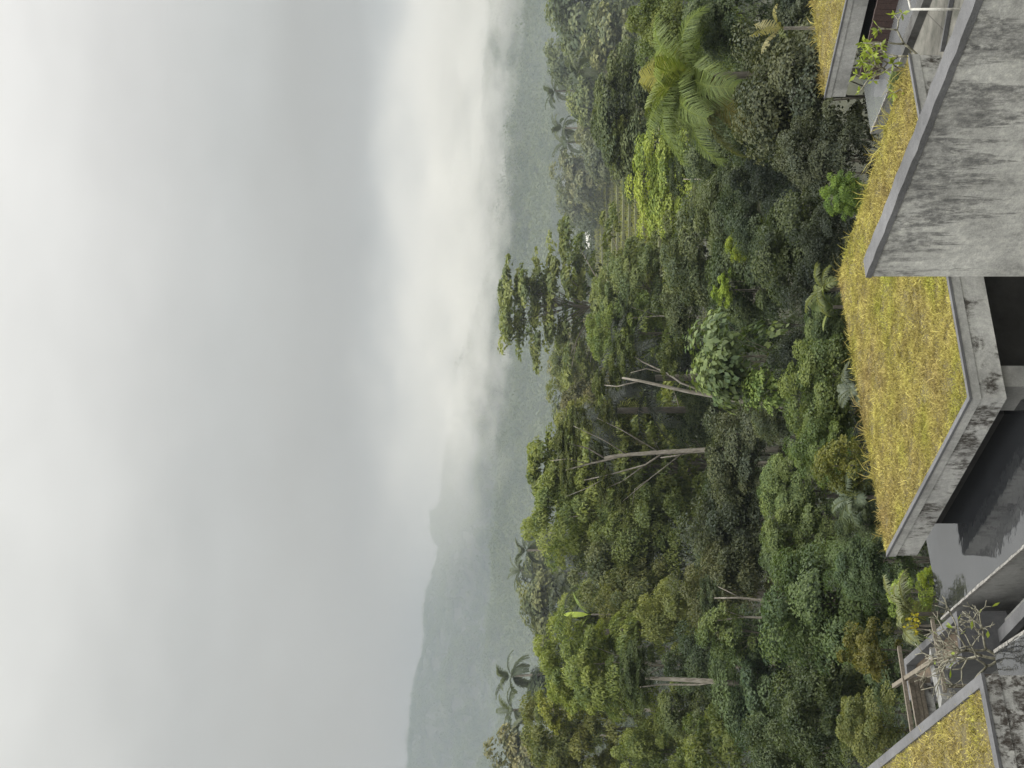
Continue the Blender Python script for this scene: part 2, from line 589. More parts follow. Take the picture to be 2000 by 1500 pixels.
def tree(u, vt, vb, w, y, kind, col, label, cat='tree', name='broadleaf_tree', group=None, bark='bark_dark', var=None,
         lean=0, r0=None, nb=7, mat=None, base_v=None, lean_y=0, depth=1.0):
    TREE_N[0] += 1
    if y >= 78 and kind not in ('tier', 'far'): vt -= 30
    i = TREE_N[0]
    r = np.random.default_rng(1000 + i)
    c = P(u, (vt + vb) / 2, y)
    rx = w / 2 / F * y * 1.10; rz = (vb - vt) / 2 / F * y * 1.17
    gx = c.x + lean
    gz = float(hx(gx, y + lean_y))
    if base_v is not None:
        gz = P(u, base_v, y).z
    gz = min(gz, c.z - rz * .8)
    root = empty(name, (gx, y + lean_y, gz), label, cat, group)
    me, C, rad = crown(kind, i % 3 if var is None else var)
    o = link('crown', me, M[mat or 'leaf'], root)
    o.location = c - Vector(root.location)
    a = r.uniform(-.5, .5) + (0 if i % 2 else math.pi)
    o.rotation_euler = (0, 0, a)
    o.scale = (rx, rx * depth, rz)
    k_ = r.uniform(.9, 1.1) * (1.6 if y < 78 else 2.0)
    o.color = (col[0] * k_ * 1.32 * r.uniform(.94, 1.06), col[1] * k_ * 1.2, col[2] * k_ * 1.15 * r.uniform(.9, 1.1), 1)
    ca, sa = math.cos(a), math.sin(a)
    wp = []
    for p in C:
        X, Y, Z = p[0] * rx, p[1] * rx * depth, p[2] * rz
        wp.append((c.x + ca * X - sa * Y, c.y + sa * X + ca * Y, c.z + Z))
    mb = MB()
    tr = r0 or max(.07, rx * .04)
    branches(mb, (gx, y + lean_y, gz - .3), (c.x, c.y, c.z + rz * .45), wp, tr, tr * .25, r, nb)
    mb.build('trunk', M[bark], root, True)
    return root


# palms -------------------------------------------------------------
def frond_quads(L, r, droop, nleaf, leaflen, lw, lift=.75, twist=.0, sag=.6):
    """one frond along +X from the origin; returns leaf quads and the rachis points"""
    t = np.linspace(0, 1, 14)
    ang = lift - droop * t ** 1.25
    ds = L / 13
    x = np.concatenate([[0], np.cumsum(np.cos(ang[:-1]) * ds)])
    z = np.concatenate([[0], np.cumsum(np.sin(ang[:-1]) * ds)])
    rach = np.stack([x, np.zeros(14), z], 1)
    tl = np.linspace(.14, 1, nleaf)
    px = np.interp(tl, t, x); pz = np.interp(tl, t, z); an = np.interp(tl, t, ang)
    tang = np.stack([np.cos(an), np.zeros(nleaf), np.sin(an)], 1)
    upv = np.stack([-np.sin(an), np.zeros(nleaf), np.cos(an)], 1)
    ll = leaflen * np.interp(tl, [.14, .3, .6, 1], [.6, 1, .95, .35]) * r.uniform(.85, 1.1, nleaf)
    Q = []
    for sgn in (-1, 1):
        side = np.tile(np.array([0, sgn, 0.0]), (nleaf, 1))
        d1 = unit(side * .85 + tang * .55 + upv * .12 + r.normal(0, .07, (nleaf, 3)))
        d2 = unit(d1 + np.array([0, 0, -sag]) + r.normal(0, .08, (nleaf, 3)))
        b = np.stack([px, np.zeros(nleaf), pz], 1)
        m = b + d1 * (ll * .5)[:, None]
        e = m + d2 * (ll * .5)[:, None]
        wv = unit(np.cross(d1, upv)) * (lw / 2)
        Q.append(np.stack([b - wv * .5, b + wv * .5, m + wv, m - wv], 1))
        Q.append(np.stack([m - wv, m + wv, e + wv * .12, e - wv * .12], 1))
    return np.concatenate(Q), rach


def rotz(V, a):
    c, s = math.cos(a), math.sin(a)
    W_ = V.copy()
    W_[..., 0] = V[..., 0] * c - V[..., 1] * s
    W_[..., 1] = V[..., 0] * s + V[..., 1] * c
    return W_


def rach_quads(p, w):
    a, b = p[:-1], p[1:]
    d = np.array([0, 0, w])
    s = np.cross(unit(b - a), np.array([0, 0, 1.0])) * w
    return np.concatenate([np.stack([a - s, a + s, b + s * .9, b - s * .9], 1), np.stack([a - d, a + d, b + d * .9, b - d * .9], 1)])


_pm = {}


def palm_crown(i, nfr=15, L=1.0):
    """far coconut palm head, radius about 1"""
    if i in _pm: return _pm[i]
    r = np.random.default_rng(500 + i)
    Q = []; T = []
    for k in range(nfr):
        lift = r.uniform(-.5, 1.35)
        q, ra = frond_quads(L * r.uniform(.85, 1.1), r, r.uniform(1.0, 1.7), 20, .26, .05, lift, sag=.8)
        a = k * 2.39996 + r.normal(0, .2)
        q = np.concatenate([q, rach_quads(ra, .012)])
        Q.append(rotz(q, a)); T.append(np.full(len(q), r.uniform(.2, .8)))
    _pm[i] = quad_mesh('palm_crown', np.concatenate(Q), np.concatenate(T))
    return _pm[i]


def far_palm(u, v, y, rpx, col, label, vt=None, group='coconut palms above the forest', i=0, lean=0, bark='bark_pale'):
    c = P(u, v, y)
    rr = rpx * 1.15 / F * y
    gz = float(hx(c.x + lean, y))
    gz = min(gz, c.z - 3)
    root = empty('coconut_palm', (c.x + lean, y, gz), label, 'palm tree', group)
    o = link('crown', palm_crown(i % 4), M['leaf'], root)
    o.location = c - Vector(root.location); o.scale = (rr, rr, rr)
    o.rotation_euler = (0, 0, i * 1.7); o.color = leaf_col(col)
    mb = MB()
    tr = .16
    b = Vector((c.x + lean, y, gz - .3))
    mb.tube([b, b.lerp(c, .35) + Vector((-lean * .25, 0, 0)), b.lerp(c, .7) + Vector((-lean * .2, 0, 0)), c], [tr * 1.3, tr, tr * .9, tr * .8], 7)
    mb.build('trunk', M[bark], root, True)
    return root

# ------------------------------------------------------------------ villas
def v2(p): return Vector((p[0], p[1]))


def inset(poly, ds):
    """poly anticlockwise; ds one inset per edge i -> i+1"""
    n = len(poly); L = []
    for i in range(n):
        a, b = v2(poly[i]), v2(poly[(i + 1) % n])
        d = (b - a).normalized(); nn = Vector((-d.y, d.x))
        L.append((a + nn * ds[i], d))
    out = []
    for i in range(n):
        (p, d), (q, e) = L[i - 1], L[i]
        t = (q - p).cross(e) / d.cross(e) if hasattr(d, 'cross') else 0
        out.append(p + d * t)
    return out


def grass_material():
    m, nt, out = new_mat('dry_roof_grass')
    at = N(nt, 'Attribute'); at.attribute_name = 'tint'
    co = coords(nt)
    big = noise(nt, co, .55, 4, .6)
    sml = noise(nt, co, 2.6, 4, .6)
    a = ramp(nt, big, [(.30, (.31, .25, .105)), (.43, (.375, .325, .12)), (.56, (.375, .342, .104)), (.70, (.315, .325, .07))])
    b = ramp(nt, sml, [(.35, (.75, .72, .70)), (.65, (1.2, 1.2, 1.1))])
    c = mixc(nt, 1.0, a, b, 'MULTIPLY')
    t = ramp(nt, at.outputs['Fac'], [(0, (.42, .38, .36)), (.5, (1.0, 1.0, 1.0)), (1, (1.75, 1.75, 1.9))])
    c = mixc(nt, 1.0, c, t, 'MULTIPLY')
    d = N(nt, 'BsdfDiffuse'); tr = N(nt, 'BsdfTranslucent'); mxs = N(nt, 'MixShader'); mxs.inputs[0].default_value = .3
    nt.links.new(c, d.inputs[0]); nt.links.new(c, tr.inputs[0])
    nt.links.new(d.outputs[0], mxs.inputs[1]); nt.links.new(tr.outputs[0], mxs.inputs[2])
    nt.links.new(mxs.outputs[0], out.inputs[0])
    return m


M['grass'] = grass_material()


def value_noise(q, cell, r, n=64):
    g_ = r.random((n, n))
    p = q / cell
    i = np.floor(p).astype(int); f = p - i
    f = f * f * (3 - 2 * f)
    i0, j0 = i[:, 0] % n, i[:, 1] % n; i1, j1 = (i0 + 1) % n, (j0 + 1) % n
    return (g_[i0, j0] * (1 - f[:, 0]) * (1 - f[:, 1]) + g_[i1, j0] * f[:, 0] * (1 - f[:, 1]) +
            g_[i0, j1] * (1 - f[:, 0]) * f[:, 1] + g_[i1, j1] * f[:, 0] * f[:, 1])


def grass_on(poly, z, n, seed, edges_tall=(), hscale=1.0):
    r = np.random.default_rng(seed)
    p = np.array([[q[0], q[1]] for q in poly])
    lo, hi = p.min(0), p.max(0)
    q = r.uniform(lo, hi, (n * 2, 2))
    ok = np.ones(len(q), bool)
    for i in range(len(p)):
        a, b = p[i], p[(i + 1) % len(p)]
        d = b - a
        ok &= (d[0] * (q[:, 1] - a[1]) - d[1] * (q[:, 0] - a[0])) > 0
    q = q[ok][:n]
    # patchy height
    hh = .6 * value_noise(q, .30, r) + .4 * value_noise(q, .11, r)
    h = hscale * (.030 + .048 * hh) * r.uniform(.6, 1.3, len(q))
    tall = r.random(len(q)) < .012
    h = np.where(tall, h * 2.2, h)
    for e in edges_tall:
        a, b = p[e], p[(e + 1) % len(p)]
        t = r.random(1500)
        add = a + (b - a) * t[:, None] + r.normal(0, .05, (1500, 2))
        for k in range(int(np.linalg.norm(b - a) * 1.8)):       # weeds standing up along the far edge
            cc = a + (b - a) * r.random() + r.normal(0, .05, 2)
            nb_ = r.integers(5, 22)
            q = np.concatenate([q, cc + r.normal(0, .05, (nb_, 2))])
            h = np.concatenate([h, r.uniform(.10, .16 + .22 * r.random(), nb_)])
        q = np.concatenate([q, add])
        h = np.concatenate([h, r.uniform(.03, .08, 1500) * np.where(r.random(1500) < .04, 2.6, 1)])
    m = len(q)
    base = np.column_stack([q, np.full(m, z)])
    lean = r.normal(0, .85, (m, 2)) * h[:, None]
    tip = base + np.column_stack([lean, h])
    mid = base + np.column_stack([lean * .35, h * .62])
    a = r.uniform(0, 6.283, m)
    wv = np.column_stack([np.cos(a), np.sin(a), np.zeros(m)]) * (r.uniform(.009, .019, m))[:, None] * .5
    wv[:, :] *= 1.2
    Q = np.concatenate([np.stack([base - wv, base + wv, mid + wv, mid - wv], 1), np.stack([mid - wv, mid + wv, tip + wv * .2, tip - wv * .2], 1)])
    cl_ = value_noise(q, .16, r) * 2 + value_noise(q, .8, r) * 1.6 + value_noise(q, .06, r) * 1.4 - 2.5
    tint = np.clip(r.normal(.42, .2, m) + .07 * cl_, 0, 1)
    return quad_mesh('grass', Q, np.concatenate([tint, tint]))


def villa(name, label, poly, z, fh, rim, trim_w, nblades, seed, mats, edges_tall, cop):
    c = sum((v2(p) for p in poly), Vector((0, 0))) / len(poly)
    root = empty(name, (c.x, c.y, -13.5), label, 'villa', 'villas with grass roofs')
    P4 = [v2(p) for p in poly]
    n = len(P4)
    inn = inset(P4, [rim] * n)
    mats_f = mats
    # concrete roof tray: fascia ring plus deck
    mb = MB()
    up = .085
    for i in range(n):
        a, b, c1, d1 = P4[i], P4[(i + 1) % n], inn[(i + 1) % n], inn[i]
        mb.slab([a, b, c1, d1], z - fh, z)
    mb.build('fascia', M[mats_f[0]], root)
    # proud upper course of the fascia
    mb = MB()
    o1 = inset(P4, [-.018] * n)
    for i in range(n):
        a, b = o1[i], o1[(i + 1) % n]
        mb.slab([a, b, P4[(i + 1) % n], P4[i]], z - fh * .27, z - .004)
    mb.build('fascia_course', M[mats_f[1]], root)
    # thin coping
    mb = MB()
    o2 = inset(P4, [-.03] * n); i2 = inset(P4, [trim_w] * n)
    for i in cop:
        a, b, c1, d1 = o2[i], o2[(i + 1) % n], i2[(i + 1) % n], i2[i]
        mb.slab([a, b, c1, d1], z + .002, z + .05)
    mb.build('coping', M['cap'], root)
    mb = MB()
    mb.slab(inset(P4, [rim + .003] * n), z - .16, z - .02)
    mb.slab(inset(P4, [trim_w + .005 if i in cop else -.01 for i in range(n)]), z + .001, z + .012)
    mb.build('roof_deck', M['soil'], root)
    mb = MB()
    mb.slab(inset(P4, [rim + .004] * n), z - .30, z - .165)
    mb.build('soffit', M['timber'], root)
    g = link('grass', grass_on(inset(P4, [trim_w + .01 if i in cop else -.02 for i in range(n)]), z - .02, nblades, seed, edges_tall), M['grass'], root)
    tag(g, kind='stuff')
    return root, P4


ZA = -8.0
LA, NA, RA, FA = PZ(415, 1735, ZA), PZ(722, 1898, ZA), PZ(1392, 1779, ZA), PZ(960, 1641, ZA)
villa_a, PA = villa('grass_roof_villa', 'concrete villa under the largest dry grass roof, between the stained wall and the jungle',
                    [LA, NA, RA, FA], ZA, .61, .32, .075, 170000, 11, ('fascia', 'fascia_clean'), (2, 3), (0, 1))
# body under the roof: walls stepped back, near-black colour stands in for the shaded interior
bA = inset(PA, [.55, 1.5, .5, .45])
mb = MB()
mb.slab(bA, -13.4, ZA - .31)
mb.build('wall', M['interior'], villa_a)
dNR = (v2(RA) - v2(NA)).normalized(); nNR = Vector((-dNR.y, dNR.x))
mb = MB()
for off, z0, z1 in ((.15, -10.3, -9.8),):
    a = v2(NA) + nNR * off + dNR * .95; b = v2(RA) + nNR * off - dNR * .4
    a3, b3 = Vector((a.x, a.y, (z0 + z1) / 2)), Vector((b.x, b.y, (z0 + z1) / 2))
    mb.bar(a3, b3, .22, z1 - z0)
mb.build('ledge', M['interior'], villa_a)
mb = MB()
a = v2(NA) + nNR * .12 + dNR * .30
mb.slab([a, a + dNR * .42, a + dNR * .42 + nNR * .9, a + nNR * .9], -13.4, ZA - .612)
mb.build('column', M['grey_conc'], villa_a)

ZB = -7.0
CB = PZ(181, 1922, ZB); EB = PZ(14, 1719, ZB); GB = PZ(0, 1957, ZB)
e1 = (v2(EB) - v2(CB)).normalized(); e2_ = (v2(GB) - v2(CB)).normalized()
pB = [v2(CB), v2(CB) + e1 * 8.2, v2(CB) + e1 * 8.2 + e2_ * 7, v2(CB) + e2_ * 7]
pB = [pB[0], pB[1], pB[2], pB[3]]
villa_b, PB = villa('grass_roof_villa', 'villa with a blackened fascia under yellow grass, cut by the bottom edge of the photo', pB, ZB, .80, .30, .15, 90000, 12,
                    ('fascia_dark', 'fascia_dark'), (1,), (0, 3))
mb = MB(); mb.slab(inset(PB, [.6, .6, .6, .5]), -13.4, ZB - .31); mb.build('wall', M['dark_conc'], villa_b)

ZC = -9.0
TC_ = PZ(1311, 1613, ZC)
f1 = (v2(PZ(1500, 1656, ZC)) - v2(TC_)).normalized(); f2 = (v2(PZ(1500, 1588, ZC)) - v2(PZ(1318, 1611, ZC))).normalized()
pC = [v2(TC_), v2(TC_) + f1 * 6.5, v2(TC_) + f1 * 6.5 + f2 * 8, v2(TC_) + f2 * 8]
villa_c, PC = villa('grass_roof_villa', 'villa with a plain grey fascia and golden grass at the top edge of the photo', pC, ZC, .56, .30, .06, 90000, 13,
                    ('fascia_clean', 'fascia_clean'), (3,), (0,))
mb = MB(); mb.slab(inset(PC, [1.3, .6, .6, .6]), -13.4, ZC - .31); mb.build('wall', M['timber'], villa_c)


# ------------------------------------------------------------------ pools
def pool(label, poly, z, name='infinity_pool', rim_edges=(0,), depth=3.2, basin='grey_conc', water='water'):
    c = sum((v2(p) for p in poly), Vector((0, 0))) / len(poly)
    root = empty(name, (c.x, c.y, z - depth), label, 'pool', 'infinity pools beside the villas')
    P4 = [v2(p) for p in poly]; n = len(P4)
    mb = MB()
    inn = inset(P4, [.12] * n)
    for i in range(n):
        a, b, c1, d1 = P4[i], P4[(i + 1) % n], inn[(i + 1) % n], inn[i]
        mb.slab([a, b, c1, d1], z - depth, z - .006)
    mb.slab(inset(P4, [.121] * n), z - depth, z - .9)
    mb.build('basin', M[basin], root)
    mb = MB()
    mb.slab(inset(P4, [.05 if i in rim_edges else .0 for i in range(n)]), z - .03, z)
    mb.build('water', M[water], root)
    mb = MB()
    for i in rim_edges:
        a, b = P4[i], P4[(i + 1) % n]
        d = (b - a).normalized(); nn = Vector((-d.y, d.x))
        k = max(2, int((b - a).length / .25))
        for j in range(k):       # rough lime crust along the overflow edge
            w = random.uniform(.02, .055)
            p0 = a.lerp(b, j / k); p1 = a.lerp(b, (j + 1) / k - .002)
            mb.slab([p0 - nn * .012, p1 - nn * .012, p1 + nn * w, p0 + nn * w], z - .05, z + random.uniform(.008, .02))
    mb.build('rim', M['rim'], root)
    return root


zw = -9.1
TA = v2(PZ(290, 1838, zw)); T1 = v2(PZ(430, 2000, zw)); T2 = v2(PZ(445, 1809, zw))
d1 = (T1 - TA).normalized(); d2 = (T2 - TA).normalized()
pool('long grey infinity pool sliding under the largest grass roof, with a crusted rim', [TA, TA + d1 * 9.5, TA + d1 * 9.5 + d2 * 1.6, v2(NA) + nNR * .3, TA + d2 * 9], zw)
zw2 = -8.05
TB = v2(PZ(229, 1941, zw2)); T1 = v2(PZ(267, 2000, zw2))
d1 = (T1 - TB).normalized()
pool('blue grey pool corner beside the blackened fascia near the bottom edge',
     [TB, TB + e2_ * 2.2, TB + d1 * 5 + e2_ * 2.2, TB + d1 * 5], zw2, rim_edges=(3,))
zw3 = -9.95
T3 = v2(PZ(1239, 1701, zw3)); T1 = v2(PZ(1313, 1731, zw3)); T2 = v2(PZ(1400, 1676, zw3))
d1 = (T1 - T3).normalized(); d2 = (T2 - T3).normalized()
pool('pointed pale pool tip under the golden grass roof at the top edge of the photo', [T3, T3 + d1 * 5.5, T3 + d1 * 5.5 + d2 * 9, T3 + d2 * 9], zw3, water='water_pale')

# ------------------------------------------------------------------ big stained wall in front
w0 = PZ(960, 1691, -4.5); w1 = PZ(1500, 1906, -4.5)
wd = (v2(w1) - v2(w0)).normalized(); wn = Vector((-wd.y, wd.x))
end = v2(w1) + wd * 7
wroot = empty('concrete_wall', (w1.x, w1.y, -13.5), 'tall streaked grey concrete wall with a sloping-looking cap in front of the largest grass roof', 'wall')
mb = MB()
mb.slab([v2(w0), end, end + wn * .24, v2(w0) + wn * .24], -13.5, -4.53)
mb.build('wall_face', M['wall'], wroot)
mb = MB()
k = 60
o = v2(w0) - wn * .012 - wd * .012
for j in range(k):
    a = o.lerp(end, j / k); b = o.lerp(end, (j + 1) / k)
    jz = lambda q: -4.5 + .006 * math.sin(q * 2.3) + .004 * math.sin(q * 7.1)
    za, zb = jz(j), jz(j + 1)
    ea, eb = .004 * math.sin(j * 3.1), .004 * math.sin((j + 1) * 3.1)
    A, B, C_, D_ = a - wn * ea, b - wn * eb, b + wn * .262, a + wn * .262
    mb.prism([(A.x, A.y, za), (B.x, B.y, zb), (C_.x, C_.y, zb), (D_.x, D_.y, za)],
             [(A.x, A.y, -4.575), (B.x, B.y, -4.575), (C_.x, C_.y, -4.575), (D_.x, D_.y, -4.575)])
mb.build('wall_cap', M['cap'], wroot)

# ------------------------------------------------------------------ planter, ledge, poles near the bottom edge villa
A_, B_ = PZ(212, 1765, -8.9), PZ(306, 1867, -8.9)
dd = (v2(B_) - v2(A_)).normalized(); nn = Vector((-dd.y, dd.x))
pl = empty('planter', (A_.x, A_.y, -13), 'long concrete planter box of brown soil beside the bare frangipani', 'planter')
mb = MB()
wdt = -.95
q = [v2(A_), v2(A_) + dd * 4.2, v2(A_) + dd * 4.2 + nn * wdt, v2(A_) + nn * wdt]
q = [q[0], q[3], q[2], q[1]]
qi = inset(q, [.16] * 4)
for i in range(4):
    mb.slab([q[i], q[(i + 1) % 4], qi[(i + 1) % 4], qi[i]], -9.9, -8.9)
mb.slab(inset(q, [.161] * 4), -9.9, -9.3)
mb.build('box', M['cap'], pl)
mb = MB(); mb.slab(inset(q, [.165] * 4), -9.28, -9.12); mb.build('soil', M['earth'], pl)
mb = MB(); mb.slab(inset(q, [.05] * 4), -14, -9.91); mb.build('base', M['grey_conc'], pl)

lg = MB()
a = PZ(188, 1893, -9.75); b = PZ(345, 2040, -9.75)
lg.bar(a, b, .26, .16)
o = lg.build('concrete_ledge', M['cap'], None)
tag(o, 'pale concrete ledge between the long pool and the blue grey pool corner', 'ledge')
lg = MB()
a = PZ(196, 1905, -10.1); b = PZ(352, 2058, -10.1)
d_ = (v2(b) - v2(a)).normalized(); n_ = Vector((d_.y, -d_.x))
lg.slab([v2(a) + n_ * .1, v2(a) - n_ * .1, v2(b) - n_ * .1, v2(b) + n_ * .1][::-1], -13.5, -9.84)
tag(lg.build('retaining_wall', M['grey_conc'], None), 'stained retaining wall under the pale ledge by the long pool', 'wall')
# deck between
dk = MB()
dk.slab([PZ(100, 1850, -10.6), PZ(140, 2080, -10.6), PZ(420, 2080, -10.6), PZ(290, 1850, -10.6)], -13.6, -10.6)
tag(dk.build('courtyard_floor', M['dark_conc'], None), kind='structure')


def pole(name, a, b, w, label, cat, mat='beam', h=None):
    mb = MB()
    mb.bar(a, b, w, h or w)
    return tag(mb.build(name, M[mat], None), label, cat)


pg = empty('timber_pergola', P(120, 1790, 29) - Vector((0, 0, 3)), 'weathered timber pergola of long rails and slats behind the blackened fascia villa', 'pergola')
mb = MB(); mb.bar(P(236, 1756, 30.6), P(60, 1783, 28.5), .075, .075); mb.build('top_rail', M['beam'], pg)
mb = MB(); mb.bar(P(160, 1746, 31), P(212, 1826, 27.2), .085, .085); mb.build('rafter', M['beam'], pg)
for dv_, w in ((9, .10), (17, .10), (27, .09)):
    mb = MB(); mb.bar(P(174, 1769 + dv_, 30.2), P(62, 1789 + dv_, 28.6), .10, w); mb.build('slat', M['beam'], pg)
mb = MB()
for u_, v_, y_ in ((172, 1775, 30.3), (66, 1792, 28.7)):
    p_ = P(u_, v_, y_); mb = MB(); mb.bar(p_, (p_.x, p_.y, -13.8), .11, .11); mb.build('post', M['beam'], pg)
mb = MB(); mb.bar(P(168, 1807, 30.4), P(66, 1826, 28.7), .14, .20); mb.build('plinth', M['fascia'], pg)
# square handrail pole that crosses the planter
hp = empty('handrail', P(230, 1832, 28) - Vector((0, 0, 3)), 'thin weathered handrail pole crossing in front of the soil planter', 'railing')
mb = MB(); mb.bar(P(289, 1821, 28.9), P(150, 1846, 26.4), .07, .07); mb.build('rail', M['beam'], hp)
mb = MB(); p_ = P(160, 1845, 26.6); mb.bar(p_, (p_.x, p_.y, -13.6), .06, .06); mb.build('post', M['beam'], hp)
# concrete beam step beside pergola
mb = MB(); mb.bar(P(222, 1826, 28.4), P(120, 1850, 26.4), .3, .22)
tag(mb.build('concrete_step', M['grey_conc'], None), 'grey concrete step in front of the pergola slats', 'step')

# ------------------------------------------------------------------ terrace by the top edge villa
zt = -10.1
tr = MB()
tr.slab([PZ(1340, 1905, zt), PZ(1620, 2000, zt), PZ(1620, 1790, zt), PZ(1400, 1762, zt)], -13.4, zt)
tag(tr.build('terrace_floor', M['paving'], None), kind='structure')
mb = MB()
a = PZ(1402, 1768, -9.55); b = PZ(1530, 1818, -9.55)
mb.bar(a, b, .34, .2)
tag(mb.build('concrete_beam', M['dark_conc'], None), 'dark worn concrete beam running from the leafy frangipani towards the top edge of the photo', 'beam')
mb = MB()
a = PZ(1400, 1840, zt + .06); b = PZ(1520, 1862, zt + .06)
mb.bar(a, b, .07, .10)
tag(mb.build('stone_kerb', M['cap'], None), 'low stone kerb dividing the two patches of terrace paving', 'kerb')
pf = empty('white_post', PZ(1481, 1899, zt), 'chipped white metal post with a top crossbar standing on the paved terrace', 'post')
b = PZ(1482, 1896, zt); t = Vector((b.x, b.y, b.z + 1.32))
mb = MB(); mb.tube([b, t], [.028, .025], 8); mb.build('shaft', M['white_paint'], pf, True)
mb = MB(); mb.tube([t, t + Vector((.9, .5, .05))], [.024, .022], 8); mb.build('crossbar', M['white_paint'], pf, True)
# timber screen standing at pool three
mb = MB()
a = PZ(1345, 1716, -9.95); b = PZ(1540, 1765, -9.95)
d_ = (v2(b) - v2(a)).normalized(); n_ = Vector((-d_.y, d_.x))
for j in range(26):
    p0 = v2(a) + d_ * (j * .19); p1 = p0 + d_ * .18
    mb.slab([p0, p1, p1 + n_ * .06, p0 + n_ * .06], -10.6, -9.42 + .006 * (j % 3))
tag(mb.build('timber_screen', M['timber'], None), 'dark brown plank screen behind the leafy frangipani and the pointed pool', 'screen')


# ------------------------------------------------------------------ frangipani
def frangipani(base, label, seed, L0, r0, gens, tilt, leaves, spread=.62, mat='bark_grey', leafcol=(.20, .26, .05)):
    r = np.random.default_rng(seed)
    root = empty('frangipani', base, label, 'tree', 'frangipani trees by the villas')
    mb = MB(); tips = []

    def grow(p, d, L, rad, g):
        n = 4
        pts = [p]
        for i in range(n):
            d = (d + Vector(r.normal(0, .10, 3)) + Vector((0, 0, .05))).normalized()
            pts.append(pts[-1] + d * (L / n))
        mb.tube(pts, [rad * (1 - .18 * i / n) for i in range(n + 1)], 7)
        if g == 0:
            tips.append((pts[-1], d)); return
        k = 3 if r.random() < .35 else 2
        a0 = r.uniform(0, 6.28)
        x = d.cross(Vector((.3, .2, .9))).normalized(); y = d.cross(x)
        for j in range(k):
            a = a0 + j * 6.283 / k + r.normal(0, .25)
            nd = (d + (x * math.cos(a) + y * math.sin(a)) * spread * r.uniform(.7, 1.35)).normalized()
            grow(pts[-1], nd, L * r.uniform(.66, .98), rad * .78, g - 1)
    for t in tilt:
        grow(Vector(base) + Vector((0, 0, .05)), Vector(t).normalized(), L0, r0, gens)
    mb.build('trunk', M[mat], root, True)
    Q = []
    for p, d in tips:
        nl = r.poisson(leaves)
        if nl == 0: continue
        ax = unit(np.tile(np.array(d), (nl, 1)) * .5 + r.normal(0, .7, (nl, 3)))
        ll = r.uniform(.12, .22, nl)
        nrm = unit(np.cross(ax, r.normal(size=(nl, 3))) + np.array([0, 0, .6]))
        b = unit(np.cross(nrm, ax)); ctr = np.array(p)
        w = (ll * .17)[:, None]
        e = ax * ll[:, None]
        Q.append(np.stack([np.tile(ctr, (nl, 1)), ctr + e * .55 + b * w, ctr + e, ctr + e * .55 - b * w], 1))
    if Q:
        Q = np.concatenate(Q)
        o = link('crown', quad_mesh('frangipani_leaves', Q, r.uniform(.2, .9, len(Q))), M['leaf'], root)
        o.color = leaf_col(leafcol)
    return root


fb = P(212, 1948, 24.2)
frangipani((fb.x, fb.y, fb.z - .15), 'bare pale frangipani with stubby forking branches above the blackened fascia', 3, .36, .028, 5,
           [(-.42, -.1, .9), (.5, .0, .85), (.05, .25, .9)], .12, .72)
fb = P(1388, 1790, 29.5)
frangipani((fb.x, fb.y, fb.z - .1), 'frangipani with pale bark and green leaf tufts at the corner of the largest grass roof', 8, .42, .030, 3,
           [(-.55, -.1, .75), (.25, .1, 1), (.8, -.2, .7)], 5.5, .7)

# ------------------------------------------------------------------ jungle trees
DARK = (.026, .040, .018); DEEP_SHADE = (.013, .019, .011); MID = (.045, .066, .024); GREEN = (.055, .085, .022)  # the darkest tone has the hollow's shade put into the leaf colour
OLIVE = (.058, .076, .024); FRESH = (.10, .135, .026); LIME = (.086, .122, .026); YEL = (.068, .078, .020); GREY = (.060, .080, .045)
# close behind the villas
tree(850, 1572, 1700, 150, 40, 'fine', MID, 'low smooth dark green shrub at the far corner of the largest grass roof', 'shrub', 'shrub', nb=3)
tree(735, 1532, 1705, 200, 38.5, 'fine', (.05, .075, .024), 'dense rounded dark green shrub along the middle of the largest roof\'s far edge', 'shrub', 'shrub', nb=3)
tree(625, 1560, 1700, 150, 37.5, 'fine', (.05, .078, .022), 'smaller rounded green shrub between the dense shrub and the yellowish bush', 'shrub', 'shrub', nb=3)
tree(590, 1598, 1720, 125, 34.5, 'spray', YEL, 'yellowish green loose bush just behind the largest grass roof', 'shrub', 'shrub', nb=3)
tree(545, 1490, 1620, 150, 47, 'dense', (.055, .08, .03), 'mid green tree with a knobbly flat crown above the yellowish bush', base_v=1900)
tree(450, 1505, 1660, 150, 46, 'dense', (.05, .072, .028), 'mid green tree with hanging lower boughs beside the dark gap', base_v=1900)
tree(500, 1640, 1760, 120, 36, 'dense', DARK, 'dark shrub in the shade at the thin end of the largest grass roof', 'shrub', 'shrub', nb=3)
tree(395, 1630, 1790, 150, 39, 'dense', (.034, .054, .022), 'dark blue green tree crown just above the long pool tip', base_v=1990)
tree(320, 1500, 1740, 230, 43, 'dome', (.036, .056, .022), 'broad dark green tree filling the slope above the timber pergola', base_v=2050)
tree(225, 1545, 1760, 200, 47, 'dense', (.038, .057, .022), 'dark green tree with a sloping crown behind the yellow flowering bush', base_v=1990)
tree(232, 1648, 1770, 120, 36, 'spray', (.056, .060, .018), 'ochre yellow bush above the pergola rail', 'shrub', 'shrub', nb=3)
tree(335, 1735, 1830, 90, 33.5, 'spray', (.10, .14, .03), 'light green bush by the yellow flowers at the long pool tip', 'shrub', 'shrub', nb=2)
tree(372, 1795, 1835, 45, 34, 'spray', (.15, .21, .03), 'small bright lime shrub touching the long pool far rim', 'shrub', 'shrub', nb=2)
tree(70, 1640, 1770, 150, 33.5, 'loose', OLIVE, 'olive bush behind the coping of the villa at the bottom edge of the photo', 'shrub', 'shrub', nb=3)
tree(110, 1500, 1720, 210, 46, 'loose', DARK, 'very dark tree above the pergola slats', base_v=1960)
tree(20, 1470, 1700, 160, 48, 'dense', (.034, .050, .022), 'dark tree crown meeting the bottom edge of the photo above the olive bush', base_v=1960)
